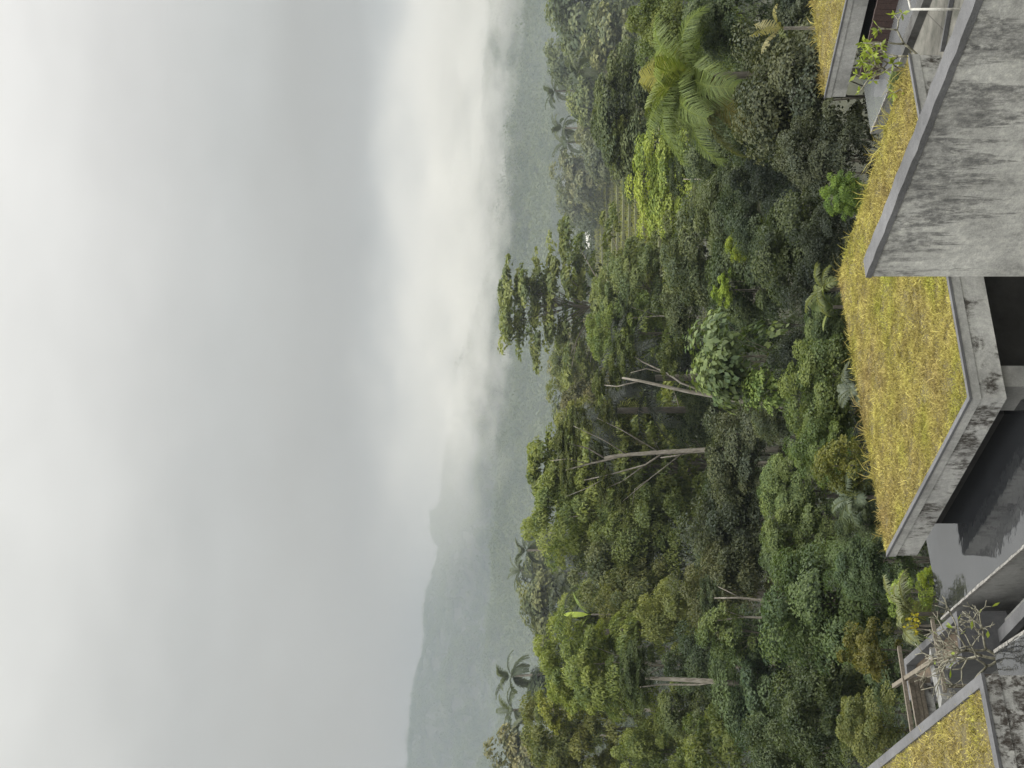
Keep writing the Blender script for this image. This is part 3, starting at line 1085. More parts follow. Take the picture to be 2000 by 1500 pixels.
tree(1318, 1448, 1735, 275, 48.5, 'gloss', (.028, .038, .020), 'big dark glossy leaved tree between the largest and the golden grass roof', mat='leaf_gloss', base_v=2050)
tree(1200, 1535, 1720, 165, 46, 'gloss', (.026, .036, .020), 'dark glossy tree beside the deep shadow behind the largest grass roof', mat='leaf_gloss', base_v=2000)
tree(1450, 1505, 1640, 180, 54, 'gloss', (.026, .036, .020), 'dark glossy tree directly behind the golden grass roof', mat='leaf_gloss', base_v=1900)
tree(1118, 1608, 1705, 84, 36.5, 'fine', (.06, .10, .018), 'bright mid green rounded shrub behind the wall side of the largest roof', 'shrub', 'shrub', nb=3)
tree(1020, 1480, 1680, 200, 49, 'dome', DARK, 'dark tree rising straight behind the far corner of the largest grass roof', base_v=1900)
tree(930, 1540, 1690, 160, 47, 'loose', DEEP_SHADE, 'very dark tree in the hollow beside the smooth shrub', base_v=1860)
tree(1288, 1748, 1800, 58, 32.5, 'spray', (.05, .07, .022), 'small straggly green bush at the far edge of the largest grass roof', 'shrub', 'shrub', nb=2)
tree(1335, 1735, 1790, 70, 31.5, 'spray', (.055, .08, .026), 'creeping leafy shrub spilling over the edge of the largest grass roof by the frangipani', 'shrub', 'shrub', nb=2)
# middle slope
tree(800, 1352, 1545, 175, 55, 'big', (.055, .08, .034), 'large leaved tree with glossy plate sized leaves in the centre of the jungle', mat='leaf_gloss', nb=12, bark='bark_pale', base_v=1800)
tree(740, 1455, 1545, 90, 54, 'big', (.08, .12, .04), 'small large leaved sapling beside the leaning pale trunk foot', mat='leaf_gloss', nb=5, base_v=1800)
tree(960, 1400, 1560, 200, 62, 'dense', DARK, 'dark tree with two lime tipped sprays below the rice terraces', base_v=1800)
tree(1020, 1420, 1470, 66, 60, 'spray', (.10, .14, .02), 'lime young shoots topping the dark tree nearest the bright yellow green tree', 'shrub', 'shrub', nb=3)
tree(935, 1393, 1445, 70, 60.5, 'spray', (.09, .13, .022), 'lime young shoots topping the dark tree nearest the large leaved tree', 'shrub', 'shrub', nb=3)
tree(1010, 1285, 1460, 220, 74, 'loose', (.05, .07, .034), 'grey green bushy tree directly below the rice terraces', base_v=1750)
tree(905, 1290, 1430, 160, 76, 'loose', (.036, .05, .024), 'dark tree around the foot of the tall tiered tree', base_v=1750)
tree(1095, 1370, 1520, 170, 64, 'dome', (.032, .048, .022), 'dark rounded tree below the bright yellow green tree', base_v=1800)
tree(1190, 1345, 1500, 150, 68, 'dome', (.034, .052, .026), 'dark rounded tree between the bright yellow green tree and the big coconut palm', base_v=1800)
tree(1085, 1500, 1620, 150, 52, 'loose', DEEP_SHADE, 'black green tree deep in the shadow behind the bright rounded shrub', base_v=1860)
tree(1148, 1268, 1385, 225, 84, 'fine', LIME, 'bright yellow green feathery tree in front of the rice terraces', nb=14, bark='bark_pale', base_v=1650)
tree(1272, 1205, 1345, 300, 100, 'dense', (.030, .042, .022), 'broad dark round crowned tree beyond the big coconut palm', base_v=1560)
tree(1225, 1212, 1235, 100, 98, 'spray', (.06, .08, .024), 'pale new growth along the top of the broad dark crown', 'shrub', 'shrub', nb=3)
tree(1445, 1238, 1440, 165, 66, 'loose', (.070, .095, .030), 'light green loose tree near the top edge of the photo behind the coconut palm', base_v=1750)
tree(1470, 1345, 1520, 150, 56, 'dome', (.04, .06, .03), 'mid green tree around the pale torn leaves', base_v=1800)
tree(470, 1345, 1560, 210, 64, 'loose', (.026, .036, .020), 'dark shaded tree under the olive feathery crown', base_v=1800)
tree(610, 1385, 1545, 190, 62, 'dense', (.032, .044, .024), 'dark tree around the lower trunk of the flat topped tiered tree', base_v=1800)
tree(690, 1465, 1580, 120, 57, 'loose', (.040, .054, .026), 'dark leafy tree below the leaning pale trunk', base_v=1800)
tree(345, 1330, 1530, 170, 63, 'loose', (.048, .058, .026), 'brownish olive tree with twin pale trunks', bark='bark_pale', nb=10, base_v=1800)
tree(160, 1400, 1580, 240, 60, 'dome', (.034, .052, .024), 'dark broad tree in front of the mottled pale trunk', base_v=1800)
tree(35, 1330, 1520, 150, 62, 'spray', (.058, .082, .024), 'yellowish leafy tree at the bottom edge of the photo halfway up the jungle', base_v=1800)
tree(265, 1370, 1480, 120, 58, 'spray', (.05, .075, .028), 'small green tree with pale tips under the twin trunked tree', base_v=1800)
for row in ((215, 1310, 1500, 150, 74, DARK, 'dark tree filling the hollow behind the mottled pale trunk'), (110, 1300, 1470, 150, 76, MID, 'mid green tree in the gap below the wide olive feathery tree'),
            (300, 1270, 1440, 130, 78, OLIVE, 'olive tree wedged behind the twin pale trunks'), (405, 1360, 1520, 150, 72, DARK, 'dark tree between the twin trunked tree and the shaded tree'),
            (795, 1500, 1660, 120, 50, DEEP_SHADE, 'very dark tree directly under the large leaved tree'), (1070, 1420, 1590, 140, 58, DARK, 'dark tree beside the black green tree in deep shadow'),
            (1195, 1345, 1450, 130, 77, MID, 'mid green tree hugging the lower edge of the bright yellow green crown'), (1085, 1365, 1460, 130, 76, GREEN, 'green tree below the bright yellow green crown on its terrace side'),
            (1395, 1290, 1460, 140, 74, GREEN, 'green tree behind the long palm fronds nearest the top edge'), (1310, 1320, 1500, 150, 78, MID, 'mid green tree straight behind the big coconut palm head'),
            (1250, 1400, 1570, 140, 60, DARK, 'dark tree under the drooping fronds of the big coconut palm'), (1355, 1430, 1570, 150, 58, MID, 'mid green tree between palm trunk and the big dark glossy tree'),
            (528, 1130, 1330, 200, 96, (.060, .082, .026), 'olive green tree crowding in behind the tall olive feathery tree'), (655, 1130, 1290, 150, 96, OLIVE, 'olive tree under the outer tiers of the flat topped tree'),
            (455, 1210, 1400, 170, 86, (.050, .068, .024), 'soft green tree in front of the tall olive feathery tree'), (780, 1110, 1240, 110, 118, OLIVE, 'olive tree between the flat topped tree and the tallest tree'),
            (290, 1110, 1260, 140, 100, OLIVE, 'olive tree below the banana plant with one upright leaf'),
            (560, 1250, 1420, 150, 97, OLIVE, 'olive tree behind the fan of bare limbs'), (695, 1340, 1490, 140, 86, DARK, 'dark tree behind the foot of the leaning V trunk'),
            (790, 1270, 1400, 130, 106, DEEP_SHADE, 'dark tree between the lower drooping palm and the feathery pair'), (640, 1180, 1330, 130, 110, DARK, 'dark tree behind the tall pale trunk and its bare limbs'),
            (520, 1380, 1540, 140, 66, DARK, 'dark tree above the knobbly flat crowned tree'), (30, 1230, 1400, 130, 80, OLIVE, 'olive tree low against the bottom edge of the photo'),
            (870, 1400, 1560, 110, 66, DARK, 'dark narrow tree between the large leaved tree and the lime tipped tree'), (1160, 1440, 1600, 130, 56, DEEP_SHADE, 'deep shadowed tree above the dark glossy pair'),
            (410, 1500, 1640, 120, 50, (.034, .055, .026), 'blue green tree between the hanging boughs and the broad dark green tree'), (1030, 1560, 1700, 130, 43, DEEP_SHADE, 'blackish tree hiding the ground behind the far roof corner'),
            (690, 1640, 1730, 200, 41, DEEP_SHADE, 'low blackish shrub mass under the dense rounded shrub'), (180, 1690, 1800, 140, 40, DARK, 'dark shrub between the ochre bush and the pergola rail')):
    u_, vt_, vb_, w_, y_, c_, lab_ = row
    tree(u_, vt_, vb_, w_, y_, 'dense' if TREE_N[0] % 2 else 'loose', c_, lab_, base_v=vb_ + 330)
# far side of the valley
tree(906, 1012, 1310, 345, 112, 'tier', (.060, .082, .030), 'tallest tree standing alone with airy tiers of foliage against the mist', name='tiered_tree', bark='bark_pale', nb=95, r0=.28, base_v=1480)
tree(925, 1195, 1345, 190, 104, 'feather', (.058, .078, .030), 'olive feathery tree beside the rice terraces below the tallest tree', bark='bark_pale', base_v=1560)
tree(850, 1180, 1350, 150, 100, 'feather', (.066, .090, .026), 'yellow olive feathery tree between the tallest tree and the dark drooping palm', bark='bark_pale', base_v=1560)
tree(588, 1072, 1400, 280, 92, 'tier', (.056, .078, .026), 'flat topped tiered tree with a tall pale forked trunk', name='tiered_tree', bark='bark_pale', nb=80, r0=.26, base_v=1620, var=1)
tree(490, 1062, 1370, 210, 90, 'feather', (.058, .080, .024), 'tall olive feathery tree beside the flat topped tiered tree', bark='bark_pale', base_v=1620)
tree(395, 1150, 1390, 190, 88, 'loose', (.036, .046, .024), 'dark tangled tree beside the tall olive feathery tree', base_v=1620)
tree(330, 1190, 1400, 150, 84, 'loose', (.056, .068, .026), 'brown olive tree above the twin pale trunks', bark='bark_pale', base_v=1640)
tree(200, 1085, 1350, 210, 82, 'feather', (.060, .079, .023), 'rounded yellow green feathery tree above the mottled pale trunk', base_v=1640, var=2, bark='bark_pale')
tree(80, 1055, 1350, 220, 88, 'feather', (.058, .073, .026), 'wide olive feathery tree by the bottom edge of the photo', base_v=1620)
tree(130, 1085, 1150, 110, 86, 'spray', (.075, .095, .022), 'lime sprays on top of the wide feathery trees by the bottom edge', 'shrub', 'shrub', nb=3)
tree(700, 1140, 1300, 150, 108, 'loose', (.052, .058, .028), 'grey olive tree behind the dark drooping palm', base_v=1560)
tree(715, 1085, 1200, 150, 130, 'far', (.062, .075, .032), 'hazy olive tree behind the dark drooping palm top', base_v=1380)
# hazy trees on the far plateau
hz = [(300, 1020, 1140, 150, 155, (.05, .065, .03), 'hazy green tree below the coconut palm pair near the ridge gap'),
      (235, 1050, 1150, 110, 150, (.05, .066, .032), 'hazy tree between the banana leaf and the forked coconut palm'),
      (370, 1025, 1130, 120, 165, (.06, .075, .035), 'hazy pale green tree beside the tall olive feathery tree top'),
      (430, 1040, 1130, 80, 170, (.05, .066, .035), 'small hazy tree behind the tall olive feathery tree top'),
      (150, 1030, 1110, 100, 150, (.035, .05, .028), 'dark hazy tree between the coconut palms above the feathery trees'),
      (20, 970, 1130, 130, 135, (.06, .068, .035), 'brownish hazy tree in the corner by the bottom edge of the photo'),
      (1455, 1072, 1240, 170, 160, (.055, .07, .036), 'broad hazy tree touching the top edge of the photo'),
      (1385, 1066, 1190, 110, 175, (.045, .06, .035), 'hazy domed tree beside the coconut palm trio'),
      (1420, 1150, 1260, 150, 150, (.06, .072, .036), 'dull hazy thicket tree under the broad hazy tree'),
      (1320, 1110, 1215, 110, 165, (.06, .078, .036), 'hazy yellowish tree between the coconut palms above the broad dark crown'),
      (1250, 1125, 1200, 90, 175, (.055, .068, .036), 'hazy tree above the pale new growth'),
      (1150, 1090, 1200, 110, 195, (.06, .072, .04), 'hazy grove tree with pale stems beyond the rice terraces'),
      (1095, 1090, 1180, 90, 205, (.05, .064, .036), 'hazy grove tree nearest the white hut'),
      (1200, 1140, 1240, 110, 170, (.045, .06, .034), 'hazy dark tree between the grove and the broad dark crown'),
      (800, 1085, 1190, 130, 170, (.06, .072, .036), 'hazy olive tree seen past the tallest tree on its tiered side'),
      (1000, 1120, 1180, 90, 232, (.05, .066, .036), 'hazy tree behind the row of white huts'),
      (560, 1075, 1180, 150, 165, (.055, .07, .034), 'hazy tree seen through the flat topped tiered tree')]
for k, (u, vt, vb, w, y, c, lab) in enumerate(hz):
    tree(u, vt, vb, w, y, 'far', c, lab, name='hazy_tree', group='hazy trees on the far plateau', bark='bark_pale' if 'pale stems' in lab else 'bark_dark', nb=6)

cps = [(180, 1000, 150, 46, 'forked looking coconut palm above the lime sprays', 2), (113, 1003, 140, 44, 'coconut palm with an open star shaped head above the feathery trees', 0),
       (62, 1012, 136, 44, 'coconut palm nearest the brownish corner tree', 0), (457, 1025, 165, 32, 'small coconut palm above the tall olive feathery tree', 1),
       (425, 1030, 160, 36, 'coconut palm with a pale trunk above the dark tangled tree', 2), (385, 1018, 165, 34, 'coconut palm leaning over the hazy pale green tree', -1),
       (1322, 1085, 180, 38, 'coconut palm at the sky end of the trio by the top edge', 1), (1342, 1090, 185, 36, 'coconut palm in the middle of the trio by the top edge', -1),
       (1250, 1100, 185, 34, 'coconut palm above the pale new growth', 0), (1222, 1108, 180, 38, 'coconut palm with drooping fronds beside the hazy grove', 1),
       (1360, 1130, 150, 46, 'bushy coconut palm standing lower than the trio by the top edge', 0), (1165, 1110, 200, 30, 'faint coconut palm among the grove beyond the rice terraces', 0)]
for k, (u, v, y, rp, lab, ln) in enumerate(cps):
    far_palm(u, v, y, rp, (.085, .105, .065), lab, i=k, lean=ln)


# big coconut palm -------------------------------------------------
def big_palm(u, v, y, L, label, specs, seed, col, name='coconut_palm', group=None, leaflen=.85, lw=.05, nleaf=64, trunk_r=.17):
    r = np.random.default_rng(seed)
    c = P(u, v, y)
    gz = min(float(hx(c.x, y)), c.z - 4)
    root = empty(name, (c.x, y, gz), label, 'palm tree', group)
    mb = MB()
    b = Vector((c.x + .3, y, gz - .3))
    mb.tube([b, b.lerp(c, .4) + Vector((.15, 0, 0)), b.lerp(c, .8), c], [trunk_r * 1.3, trunk_r, trunk_r * .9, trunk_r * .75], 10)
    mb.build('trunk', M['bark_dark'], root, True)
    for az, lift, droop, ll, cc in specs:
        q, ra = frond_quads(L * ll, r, droop, nleaf, leaflen, lw, lift, sag=1.0)
        o = link('frond', quad_mesh('frond', np.concatenate([q, rach_quads(ra, .03)]),
                                    np.concatenate([np.clip(r.normal(.45, .15, len(q)), 0, 1), np.full(len(rach_quads(ra, .02)), .95)])), M['leaf_gloss'], root)
        o.location = c - Vector(root.location)
        o.rotation_euler = (0, 0, R_(az))
        o.color = leaf_col(cc or col)
    return root


GP = (.13, .175, .05)
# azimuth 0 = towards +X (top edge of the photo), 180 = bottom edge, 270 = towards the camera
spec = [(270, 1.42, 1.5, .95, (.17, .22, .05)), (200, 1.35, 1.9, 1.0, None), (175, 1.15, 2.1, 1.1, None), (230, 1.1, 2.3, 1.1, None), (195, .75, 2.0, 1.1, None),
        (15, 1.40, 1.7, .95, None), (330, 1.2, 2.5, .9, None), (160, 1.42, 1.5, .95, None), (215, 1.45, 1.2, .9, (.16, .20, .05)), (250, .8, 2.3, 1.05, None),
        (110, 1.2, 1.6, 1.0, None), (170, .25, 1.7, 1.0, (.10, .11, .03)), (222, .1, 1.5, .95, (.13, .12, .03)), (80, 1.45, .9, .8, (.20, .20, .03)), (40, .9, 2.2, .8, None)]
big_palm(1352, 1392, 54, 3.8, 'big coconut palm with long arching glossy fronds in front of the broad dark crown', spec, 21, GP, leaflen=1.35, lw=.032, nleaf=110)


# dark drooping sugar palm
def sugar_palm(u, v, y, L, label, seed, col, n=16):
    r = np.random.default_rng(seed)
    sp = []
    for k in range(n):
        sp.append((k * 137.5 + r.uniform(-15, 15), r.uniform(.1, 1.35), r.uniform(1.5, 2.4), r.uniform(.85, 1.1), None))
    return big_palm(u, v, y, L, label, sp, seed, col, 'sugar_palm', None, 1.05, .06, 44, .24)


sugar_palm(698, 1205, 86, 5.6, 'dark drooping palm with hanging black green fronds behind the leaning pale trunk', 31, (.030, .036, .028))
sugar_palm(762, 1280, 84, 5.2, 'lower dark drooping palm beside the large leaved tree', 32, (.028, .034, .026))
sugar_palm(330, 1140, 105, 4.6, 'grey green drooping palm beside the bright banana leaf', 33, (.05, .06, .045), 12)
sugar_palm(265, 1125, 96, 3.8, 'grey drooping palm on the slope over the rounded yellow green tree', 34, (.06, .075, .05), 11)

# small palms poking up behind the roof
for k, (u, v, y, L, lab, cc) in enumerate(((528, 1668, 34.5, .95, 'pale grey green fan of palm fronds at the thin end of the largest grass roof', (.085, .11, .07)),
                                          (742, 1672, 36, .75, 'grey fern palm behind the middle of the largest roof edge', (.095, .115, .085)),
                                          (935, 1612, 39, .9, 'small yellow green palm beside the smooth shrub', (.10, .12, .04)),
                                          (300, 1790, 31.5, 1.2, 'palm with striped pale leaflets beside the yellow flowers', (.15, .17, .09)),
                                          (1105, 1480, 58, 1.6, 'grey dying palm in the dark hollow behind the wall side of the roof', (.09, .10, .075)))):
    r = np.random.default_rng(60 + k)
    sp = [(j * 137.5 + r.uniform(-20, 20), r.uniform(.2, 1.2), r.uniform(1.0, 1.9), r.uniform(.8, 1.1), None) for j in range(9)]
    big_palm(u, v, y, L, lab, sp, 70 + k, cc, 'small_palm', None, .34 * L / 1.0, .032 * max(1, L), 26, .06)


# leaning tree with a bare forked trunk ----------------------------------
def bare_trunk_tree(pts, radii, forks, label, kind, crowns, col, name='leaning_tree', bark='bark_bright'):
    b = pts[0]
    root = empty(name, b, label, 'tree')
    mb = MB(); mb.tube(pts, [q * .72 for q in radii], 8)
    for f, rr in forks: mb.tube(f, [q * .55 for q in rr], 6)
    mb.build('trunk', M[bark], root, True)
    for k, (c, s) in enumerate(crowns):
        me, C, rad = crown(kind, k % 3)
        o = link('crown', me, M['leaf'], root)
        o.location = c - Vector(root.location); o.scale = s; o.color = leaf_col(col); o.rotation_euler = (0, 0, k * 1.9)
    return root


y = 78
pt = [P(690, 1640, y), P(714, 1462, y), P(736, 1340, y), P(756, 1250, y), P(762, 1215, y)]
fk = [([P(722, 1410, y), P(752, 1330, y + .4), P(770, 1305, y + .8), P(793, 1255, y + 1), P(803, 1240, y + 1.2)], [.11, .10, .09, .07, .05]),
      ([P(770, 1305, y + .8), P(780, 1262, y + 1), P(772, 1232, y + .5)], [.08, .06, .04]),
      ([P(756, 1250, y), P(745, 1205, y + .5), P(748, 1180, y + .7)], [.08, .06, .03])]
sc = y / F
bare_trunk_tree(pt, [.20, .17, .14, .10, .07], fk, 'pale leaning trunk that forks in a V in front of the dark drooping palm', 'spray',
                [(P(790, 1215, y + 2), (62 * sc, 62 * sc, 34 * sc)), (P(748, 1175, y + 2), (40 * sc, 40 * sc, 20 * sc)), (P(800, 1320, y - 1), (44 * sc, 44 * sc, 48 * sc))],
                (.075, .095, .026))
y = 60
pt = [P(160, 1600, y), P(164, 1445, y), P(170, 1380, y), P(174, 1300, y), P(176, 1260, y)]
fk = [([P(168, 1395, y), P(163, 1365, y), P(163, 1290, y + .5), P(158, 1250, y + .6)], [.10, .08, .07, .05])]
sc = y / F
bare_trunk_tree(pt, [.20, .18, .15, .12, .09], fk, 'tree with a mottled pale brown forked trunk by the bottom edge feathery trees', 'loose',
                [(P(185, 1245, y + 1), (80 * sc, 80 * sc, 42 * sc))], (.05, .07, .024), name='mottled_trunk_tree')
# pale forked trunk of the flat topped tree region: extra limbs visible in front
y = 79.5
pt = [P(622, 1560, y), P(622, 1395, y), P(616, 1280, y), P(610, 1205, y), P(606, 1180, y)]
fk = [([P(612, 1225, y), P(603, 1190, y), P(594, 1150, y), P(582, 1105, y)], [.13, .11, .09, .06]),
      ([P(606, 1180, y), P(624, 1150, y), P(634, 1110, y)], [.10, .07, .05]),
      ([P(618, 1300, y), P(592, 1260, y), P(574, 1195, y), P(562, 1140, y)], [.11, .09, .07, .05]),
      ([P(620, 1365, y), P(610, 1320, y), P(606, 1290, y)], [.09, .08, .06]),
      ([P(592, 1260, y), P(560, 1215, y), P(545, 1180, y)], [.07, .05, .03]),
      ([P(612, 1225, y), P(640, 1180, y - .5), P(668, 1120, y - .8)], [.07, .05, .03]), ([P(616, 1290, y), P(660, 1215, y - .4), P(684, 1165, y - .6)], [.06, .045, .025]),
      ([P(574, 1195, y), P(548, 1150, y), P(530, 1105, y + .3)], [.05, .04, .02]), ([P(594, 1150, y), P(604, 1110, y), P(600, 1075, y)], [.05, .04, .02]),
      ([P(620, 1340, y), P(566, 1270, y - .4), P(520, 1215, y - .7)], [.06, .045, .025]), ([P(566, 1270, y - .4), P(545, 1240, y - .6), P(515, 1235, y - .7)], [.04, .03, .015])]
sc = y / F
bare_trunk_tree(pt, [.24, .20, .17, .13, .1], fk, 'tall pale trunk splitting into a fan of bare limbs at the heart of the jungle', 'spray',
                [(P(590, 1110, y + 1), (70 * sc, 70 * sc, 22 * sc)), (P(640, 1100, y + 1), (45 * sc, 45 * sc, 18 * sc)), (P(545, 1185, y + .5), (46 * sc, 46 * sc, 26 * sc)), (P(672, 1130, y), (42 * sc, 42 * sc, 26 * sc)), (P(522, 1222, y), (42 * sc, 42 * sc, 24 * sc)), (P(690, 1190, y), (36 * sc, 36 * sc, 28 * sc))], (.075, .09, .026), name='pale_trunk_tree')
y = 66
for k, (u0, v0, u1, v1, lab) in enumerate(((1142, 1425, 1150, 1335, 'thin pale trunk under the bright yellow green tree'), (293, 1510, 288, 1400, 'thin pale stem beside the twin pale trunks'),
                                           (325, 1500, 332, 1395, 'second thin pale stem with dry twigs near the twin pale trunks'), (880, 1350, 878, 1225, 'straight thin pale trunk below the tallest tree'))):
    yy = (70, 58, 58, 98)[k]
    pt = [P(u0, v0 + 120, yy), P(u0, v0, yy), P((u0 + u1) / 2 + 4, (v0 + v1) / 2, yy), P(u1, v1, yy)]
    sc = yy / F
    bare_trunk_tree(pt, [.09, .075, .06, .035], [([P((u0 + u1) / 2 + 4, (v0 + v1) / 2, yy), P(u1 + 22, v1 + 8, yy)], [.05, .03])], lab, 'spray',
                    [(P(u1 + 5, v1 - 8, yy + 1), (42 * sc, 42 * sc, 26 * sc))], (.05, .068, .028), name='slender_tree')


# banana / broad leaf plants
def banana(u, v, y, specs, label, seed, name='banana_plant'):
    """specs: list of (azimuth, lift, droop, length, width, colour, torn)"""
    r = np.random.default_rng(seed)
    c = P(u, v, y)
    gz = min(float(hx(c.x, y)), c.z - 2)
    root = empty(name, (c.x, y, gz), label, 'plant')
    mb = MB(); mb.tube([(c.x, y, gz - .2), (c.x, y, (gz + c.z) / 2), tuple(c)], [.09, .08, .05], 8)
    mb.build('stem', M['bark_dark'], root, True)
    for az, lift, droop, L, wd_, cc, torn in specs:
        n = 22
        t = np.linspace(0, 1, n + 1)
        ang = lift - droop * t ** 1.4
        x = np.concatenate([[0], np.cumsum(np.cos(ang[:-1]) * L / n)]); z = np.concatenate([[0], np.cumsum(np.sin(ang[:-1]) * L / n)])
        w = wd_ * .5 * np.clip(np.sin(np.pi * np.clip((t - .12) / .88, 0, 1)) ** .55, .04, 1)
        Q = []
        for i in range(n):
            for sg in (-1, 1):
                s1 = 1 - (r.uniform(0, .5) if torn and r.random() < .5 else 0)
                dz = -.25 * w[i] - (r.uniform(0, .25) * wd_ if torn else 0)
                gap = .0 if not torn else .25
                x1 = x[i] + (x[i + 1] - x[i]) * (1 - gap)
                z1 = z[i] + (z[i + 1] - z[i]) * (1 - gap)
                Q.append([(x[i], 0, z[i]), (x1, 0, z1), (x1, sg * w[i + 1] * s1, z1 + dz), (x[i], sg * w[i] * s1, z[i] + dz)])
        Q = np.array(Q)
        o = link('leaf', quad_mesh('banana_leaf', Q, np.clip(r.normal(.5, .12, len(Q)), 0, 1)), M['leaf_gloss'], root)
        o.location = c - Vector(root.location); o.rotation_euler = (0, 0, R_(az)); o.color = leaf_col(cc)
    return root


banana(1445, 1530, 44, [(200, 1.5, .5, 1.15, .46, (.26, .25, .13), True), (160, 1.2, 1.3, 1.1, .46, (.22, .21, .11), True), (60, 1.4, .7, 1.0, .44, (.24, .23, .12), True),
                        (300, .9, 1.4, 1.2, .34, (.19, .18, .07), True), (240, .7, 1.6, 1.0, .3, (.10, .12, .04), True)], 'torn pale yellow banana leaves behind the golden grass roof', 1)
banana(300, 1155, 88, [(100, 1.35, .75, 2.0, .34, (.26, .34, .05), False), (40, 1.0, 1.0, 2.0, .5, (.12, .17, .04), False), (200, .9, 1.2, 1.9, .5, (.12, .17, .04), False)],
       'banana plant with one upright bright lime leaf', 2)
banana(900, 1628, 39, [(190, .9, 1.2, .8, .3, (.13, .16, .05), False), (330, 1.0, 1.2, .8, .3, (.12, .15, .04), False), (80, 1.2, .8, .8, .3, (.10, .14, .04), False)],
       'small broad leaved plant at the dark hollow beside the far roof corner', 3)

# yellow flowers beside the striped palm
c = P(282, 1783, 30.9)
r = np.random.default_rng(5)
pos = np.array(c) + r.normal(0, 1, (70, 3)) * np.array([.11, .10, .08])
fl = empty('flowering_plant', (c.x, c.y, c.z - 3.5), 'cluster of bright yellow flowers at the long pool tip', 'plant')
o = link('blossom', quad_mesh('blossom', leaf_quads(pos, unit(r.normal(size=(70, 3)) + np.array([0, -.8, .6])), .075, .07, r), r.uniform(.3, .7, 70)), M['leaf'], fl)
o.color = (.55, .50, .06, 1)
mb = MB()
for k in range(4): mb.tube([(c.x, c.y, c.z - 3.8), (c.x + .1 * k - .2, c.y, c.z - 1.2), tuple(pos[k * 9])], [.03, .025, .012], 5)
mb.build('stem', M['bark_dark'], fl, True)

# ------------------------------------------------------------------ rice terraces and huts across the valley
mb = MB(); bd = MB()
for k in range(11):
    y0, y1 = 150 + k * 6.0, 150 + (k + 1) * 6.0
    z1 = -15.6 + k * .29
    wob = .9 * math.sin(k * 1.3)
    pts_f = [(x, y0 + wob + 1.2 * math.sin(x * .22 + k)) for x in np.linspace(8, 34, 14)]
    pts_b = [(x, y1 + 3.5) for x in np.linspace(34, 8, 14)]
    mb.slab(pts_f + pts_b, -23, z1)
    for a, b in zip(pts_f[:-1], pts_f[1:]):
        bd.bar((a[0], a[1] - .05, z1 + .02), (b[0], b[1] - .05, z1 + .02), .5, .34)
tag(mb.build('rice_terrace', M['paddy'], None), kind='structure')
M['bund'] = rough_mat('terrace_bund_grass', [(.3, (.095, .105, .045)), (.7, (.165, .165, .08))], 1.5)
tag(bd.build('terrace_banks', M['bund'], None), kind='structure')
r = np.random.default_rng(9)
n = 5000
yy = r.uniform(150, 215, n); xx = r.uniform(9, 33, n)
zz = -15.6 + np.floor((yy - 150) / 6) * .29
pos = np.column_stack([xx, yy, zz + .15])
o = link('rice_plants', quad_mesh('rice_plants', leaf_quads(pos, unit(r.normal(size=(n, 3)) * np.array([1, 1, .25])), .55, .22, r, np.array([0, 0, 1.5])), r.uniform(.2, .9, n)), M['leaf'])
o.color = (.17, .18, .06, 1)
tag(o, kind='stuff')
for k, (u, v, w, h, lab) in enumerate(((1031, 1156, 2.0, .95, 'small white gabled hut at the head of the rice terraces'), (985, 1166, 2.6, .55, 'low white hut nearest the gabled hut'),
                                       (958, 1167, 3.0, .55, 'low white hut in the middle of the row behind the tallest tree'), (930, 1168, 2.0, .5, 'low cream hut at the far end of the row'))):
    c = P(u, v, 222)
    root = empty('hut', (c.x, 222, c.z - 4), lab, 'hut', 'huts beyond the rice terraces')
    mb = MB(); mb.slab([(c.x - w / 2, 221), (c.x + w / 2, 221), (c.x + w / 2, 224), (c.x - w / 2, 224)], c.z - 4, c.z + h * .3)
    mb.build('wall', M['white_paint'], root)
    mb = MB(); zt_ = c.z + h * .3
    mb.add([(c.x - w / 2 - .3, 220.6, zt_), (c.x + w / 2 + .3, 220.6, zt_), (c.x + w / 2 + .3, 224.4, zt_), (c.x - w / 2 - .3, 224.4, zt_), (c.x - w / 2 - .3, 222.5, zt_ + h * .7), (c.x + w / 2 + .3, 222.5, zt_ + h * .7)],
           [(0, 1, 5, 4), (2, 3, 4, 5), (3, 0, 4), (1, 2, 5), (3, 2, 1, 0)])
    mb.build('roof', M['white_paint'] if k < 2 else M['grey_conc'], root)

# ------------------------------------------------------------------ undergrowth and forest masses
r = np.random.default_rng(77)


def scatter_clumps(name, pos, rad, hgt, nper, leaf, r, mat, col, tint_sp=.25):
    n = len(pos)
    ci = np.repeat(np.arange(n), nper)
    d = unit(r.normal(size=(n * nper, 3))); d[:, 2] = np.abs(d[:, 2])
    p = pos[ci] + d * np.column_stack([rad[ci], rad[ci], hgt[ci]]) * (r.uniform(.6, 1.05, n * nper))[:, None]
    nn = unit(d + np.array([0, 0, .4]) + r.normal(0, .45, d.shape))
    ls = leaf * (rad[ci] / rad.mean()) ** .5
    ct = r.uniform(.1, .9, n)[ci]
    o = link(name, quad_mesh(name, leaf_quads(p, nn, ls, ls * .62, r), np.clip(ct + r.normal(0, tint_sp * .5, len(p)), 0, 1)), M[mat])
    o.color = leaf_col(col)
    return tag(o, kind='stuff')


# valley undergrowth
n = 7000
yy = 34 + 190 * r.random(n) ** 1.2
xx = (r.random(n) - .5) * 2 * (8 + yy * .36)
ok = ~((yy < 42) & (xx > -14) & (xx < 14)) & ~((yy > 92) & (yy < 220) & (xx > 6) & (xx < 35))
xx, yy = xx[ok], yy[ok]
pos = np.column_stack([xx, yy, hx(xx, yy)])
rad = r.uniform(1.2, 3.0, len(xx))
tag(scatter_clumps('undergrowth', pos, rad, rad * r.uniform(.9, 2.0, len(xx)), 80, .46, r, 'leaf', (.050, .066, .034)), 'dark undergrowth covering the valley floor', 'undergrowth')
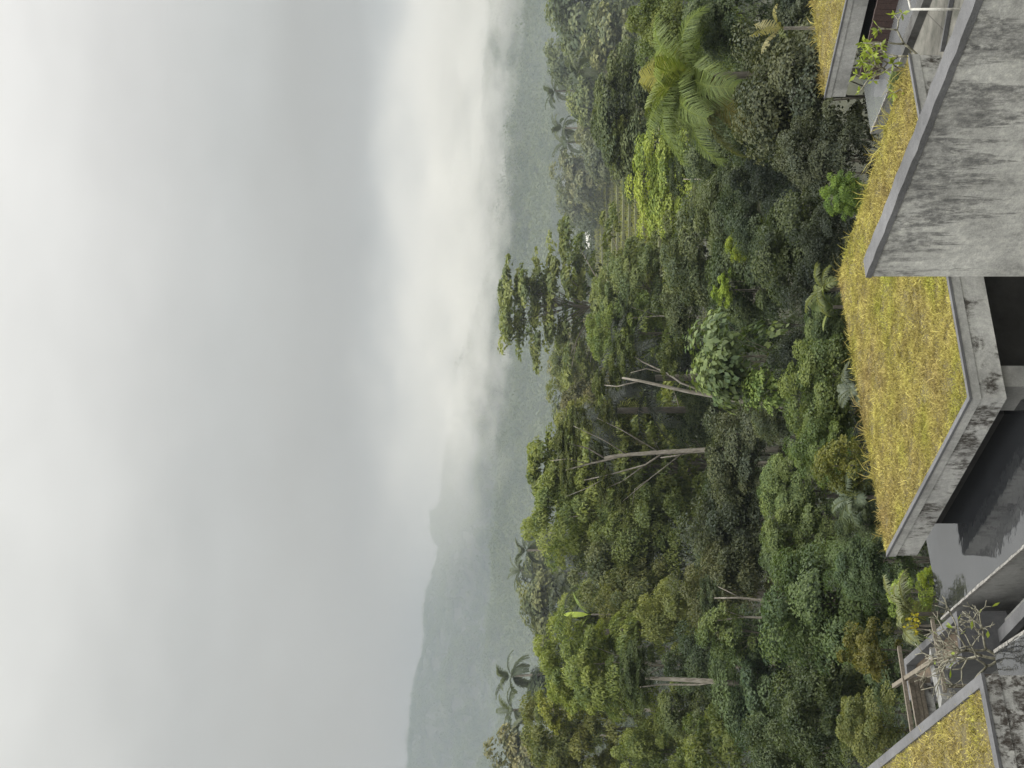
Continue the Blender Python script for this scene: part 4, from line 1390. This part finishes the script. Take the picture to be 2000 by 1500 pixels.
# plateau wood behind the first hazy trees
n = 3600
yy = 215 + 1000 * r.random(n) ** 1.5; xx = (r.random(n) - .5) * 2 * (yy * .36)
pos = np.column_stack([xx, yy, hx(xx, yy)])
rad = r.uniform(2.4, 5.0, n) * (.8 + yy / 1500)
tag(scatter_clumps('plateau_forest', pos, rad, rad * r.uniform(1.2, 2.0, n), 110, .85, r, 'leaf', (.055, .072, .036)), 'hazy wood on the plateau beyond the rice terraces', 'forest')
# hillside forest
n = 21000
yy = np.concatenate([1150 + 1150 * r.random(11500) ** .8, 2300 + 1950 * r.random(n - 11500) ** .8]); xx = (r.random(n) - .5) * 2 * (yy * .33)
pos = np.column_stack([xx, yy, hx(xx, yy)])
rad = r.uniform(5.0, 12.0, n) * np.where(r.random(n) < .05, 1.6, 1) * np.where(yy > 2300, 1.4, 1)
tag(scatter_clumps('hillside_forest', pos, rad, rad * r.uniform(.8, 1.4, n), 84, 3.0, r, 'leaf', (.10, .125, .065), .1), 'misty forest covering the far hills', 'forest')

# ------------------------------------------------------------------ haze
hz_ = MB()
hz_.slab([(-1610, -70), (1610, -70), (1610, 4910), (-1610, 4910)], -380, 330)
m, nt, out = new_mat('haze')
pv = N(nt, 'VolumePrincipled', Density=.00027, Anisotropy=.0)
pv.inputs['Color'].default_value = (.33, .375, .425, 1)
nt.links.new(pv.outputs[0], out.inputs['Volume'])
tag(hz_.build('haze', m, None), kind='stuff')

# ------------------------------------------------------------------ low cloud lying on the far ridge
def mist(name, x0, x1, y0, y1, z0, z1, dens, lab, za, zb, nscale, xa, xb, top, namp=2.6):
    mb = MB(); mb.slab([(x0, y0), (x1, y0), (x1, y1), (x0, y1)], z0, z1)
    m, nt, out = new_mat(name)
    tc = N(nt, 'TexCoord'); sx = N(nt, 'SeparateXYZ'); nt.links.new(tc.outputs['Object'], sx.inputs[0])
    n = noise(nt, coords(nt, (nscale, nscale * .5, nscale * 2.0)), 1, 4, .6)
    zx = mathn(nt, 'ADD', sx.outputs[2], mathn(nt, 'MULTIPLY', sx.outputs[0], .045))
    zz = mathn(nt, 'ADD', zx, mathn(nt, 'MULTIPLY', mathn(nt, 'SUBTRACT', n, .5), (zb - za) * namp))
    d = mathn(nt, 'MULTIPLY', sstep(nt, zz, za, zb), sstep(nt, zz, *top))
    d = mathn(nt, 'MULTIPLY', d, mathn(nt, 'MAXIMUM', sstep(nt, sx.outputs[0], xa, xb), .015))
    pv = N(nt, 'VolumePrincipled', Anisotropy=.0)
    pv.inputs['Color'].default_value = (.91, .89, .85, 1)
    nt.links.new(mathn(nt, 'MULTIPLY', d, dens), pv.inputs['Density'])
    nt.links.new(pv.outputs[0], out.inputs['Volume'])
    return tag(mb.build(name, m, None), lab, 'mist', kind='stuff')


mist('mist', -700, 1000, 1850, 2350, 0, 240, .0062, 'pale low cloud covering the far ridge', 25, 84, .008, -400, 380, (225, 80))
mist('mist', -150, 800, 1450, 1800, -60, 90, .008, 'thin wisps of mist drifting over the far wooded slope', 10, 60, .016, -150, 60, (90, 30), 4.5)

# thin mist hanging between the trees of the valley
def valley_mist():
    mb = MB(); mb.slab([(-110, 66), (110, 66), (110, 330), (-110, 330)], -45, 16)
    m, nt, out = new_mat('valley_mist')
    tc = N(nt, 'TexCoord'); sx = N(nt, 'SeparateXYZ'); nt.links.new(tc.outputs['Object'], sx.inputs[0])
    n = noise(nt, coords(nt, (.028, .014, .06)), 1, 3, .55)
    d = mathn(nt, 'MULTIPLY', sstep(nt, sx.outputs[2], 15, -12), sstep(nt, n, .25, .75))
    d = mathn(nt, 'MULTIPLY', d, sstep(nt, sx.outputs[1], 66, 110))
    pv = N(nt, 'VolumePrincipled', Anisotropy=.0)
    pv.inputs['Color'].default_value = (.50, .54, .57, 1)
    nt.links.new(mathn(nt, 'MULTIPLY', d, .0026), pv.inputs['Density'])
    nt.links.new(pv.outputs[0], out.inputs['Volume'])
    tag(mb.build('valley_mist', m, None), 'thin mist hanging between the trees across the valley', 'mist', kind='stuff')


valley_mist()
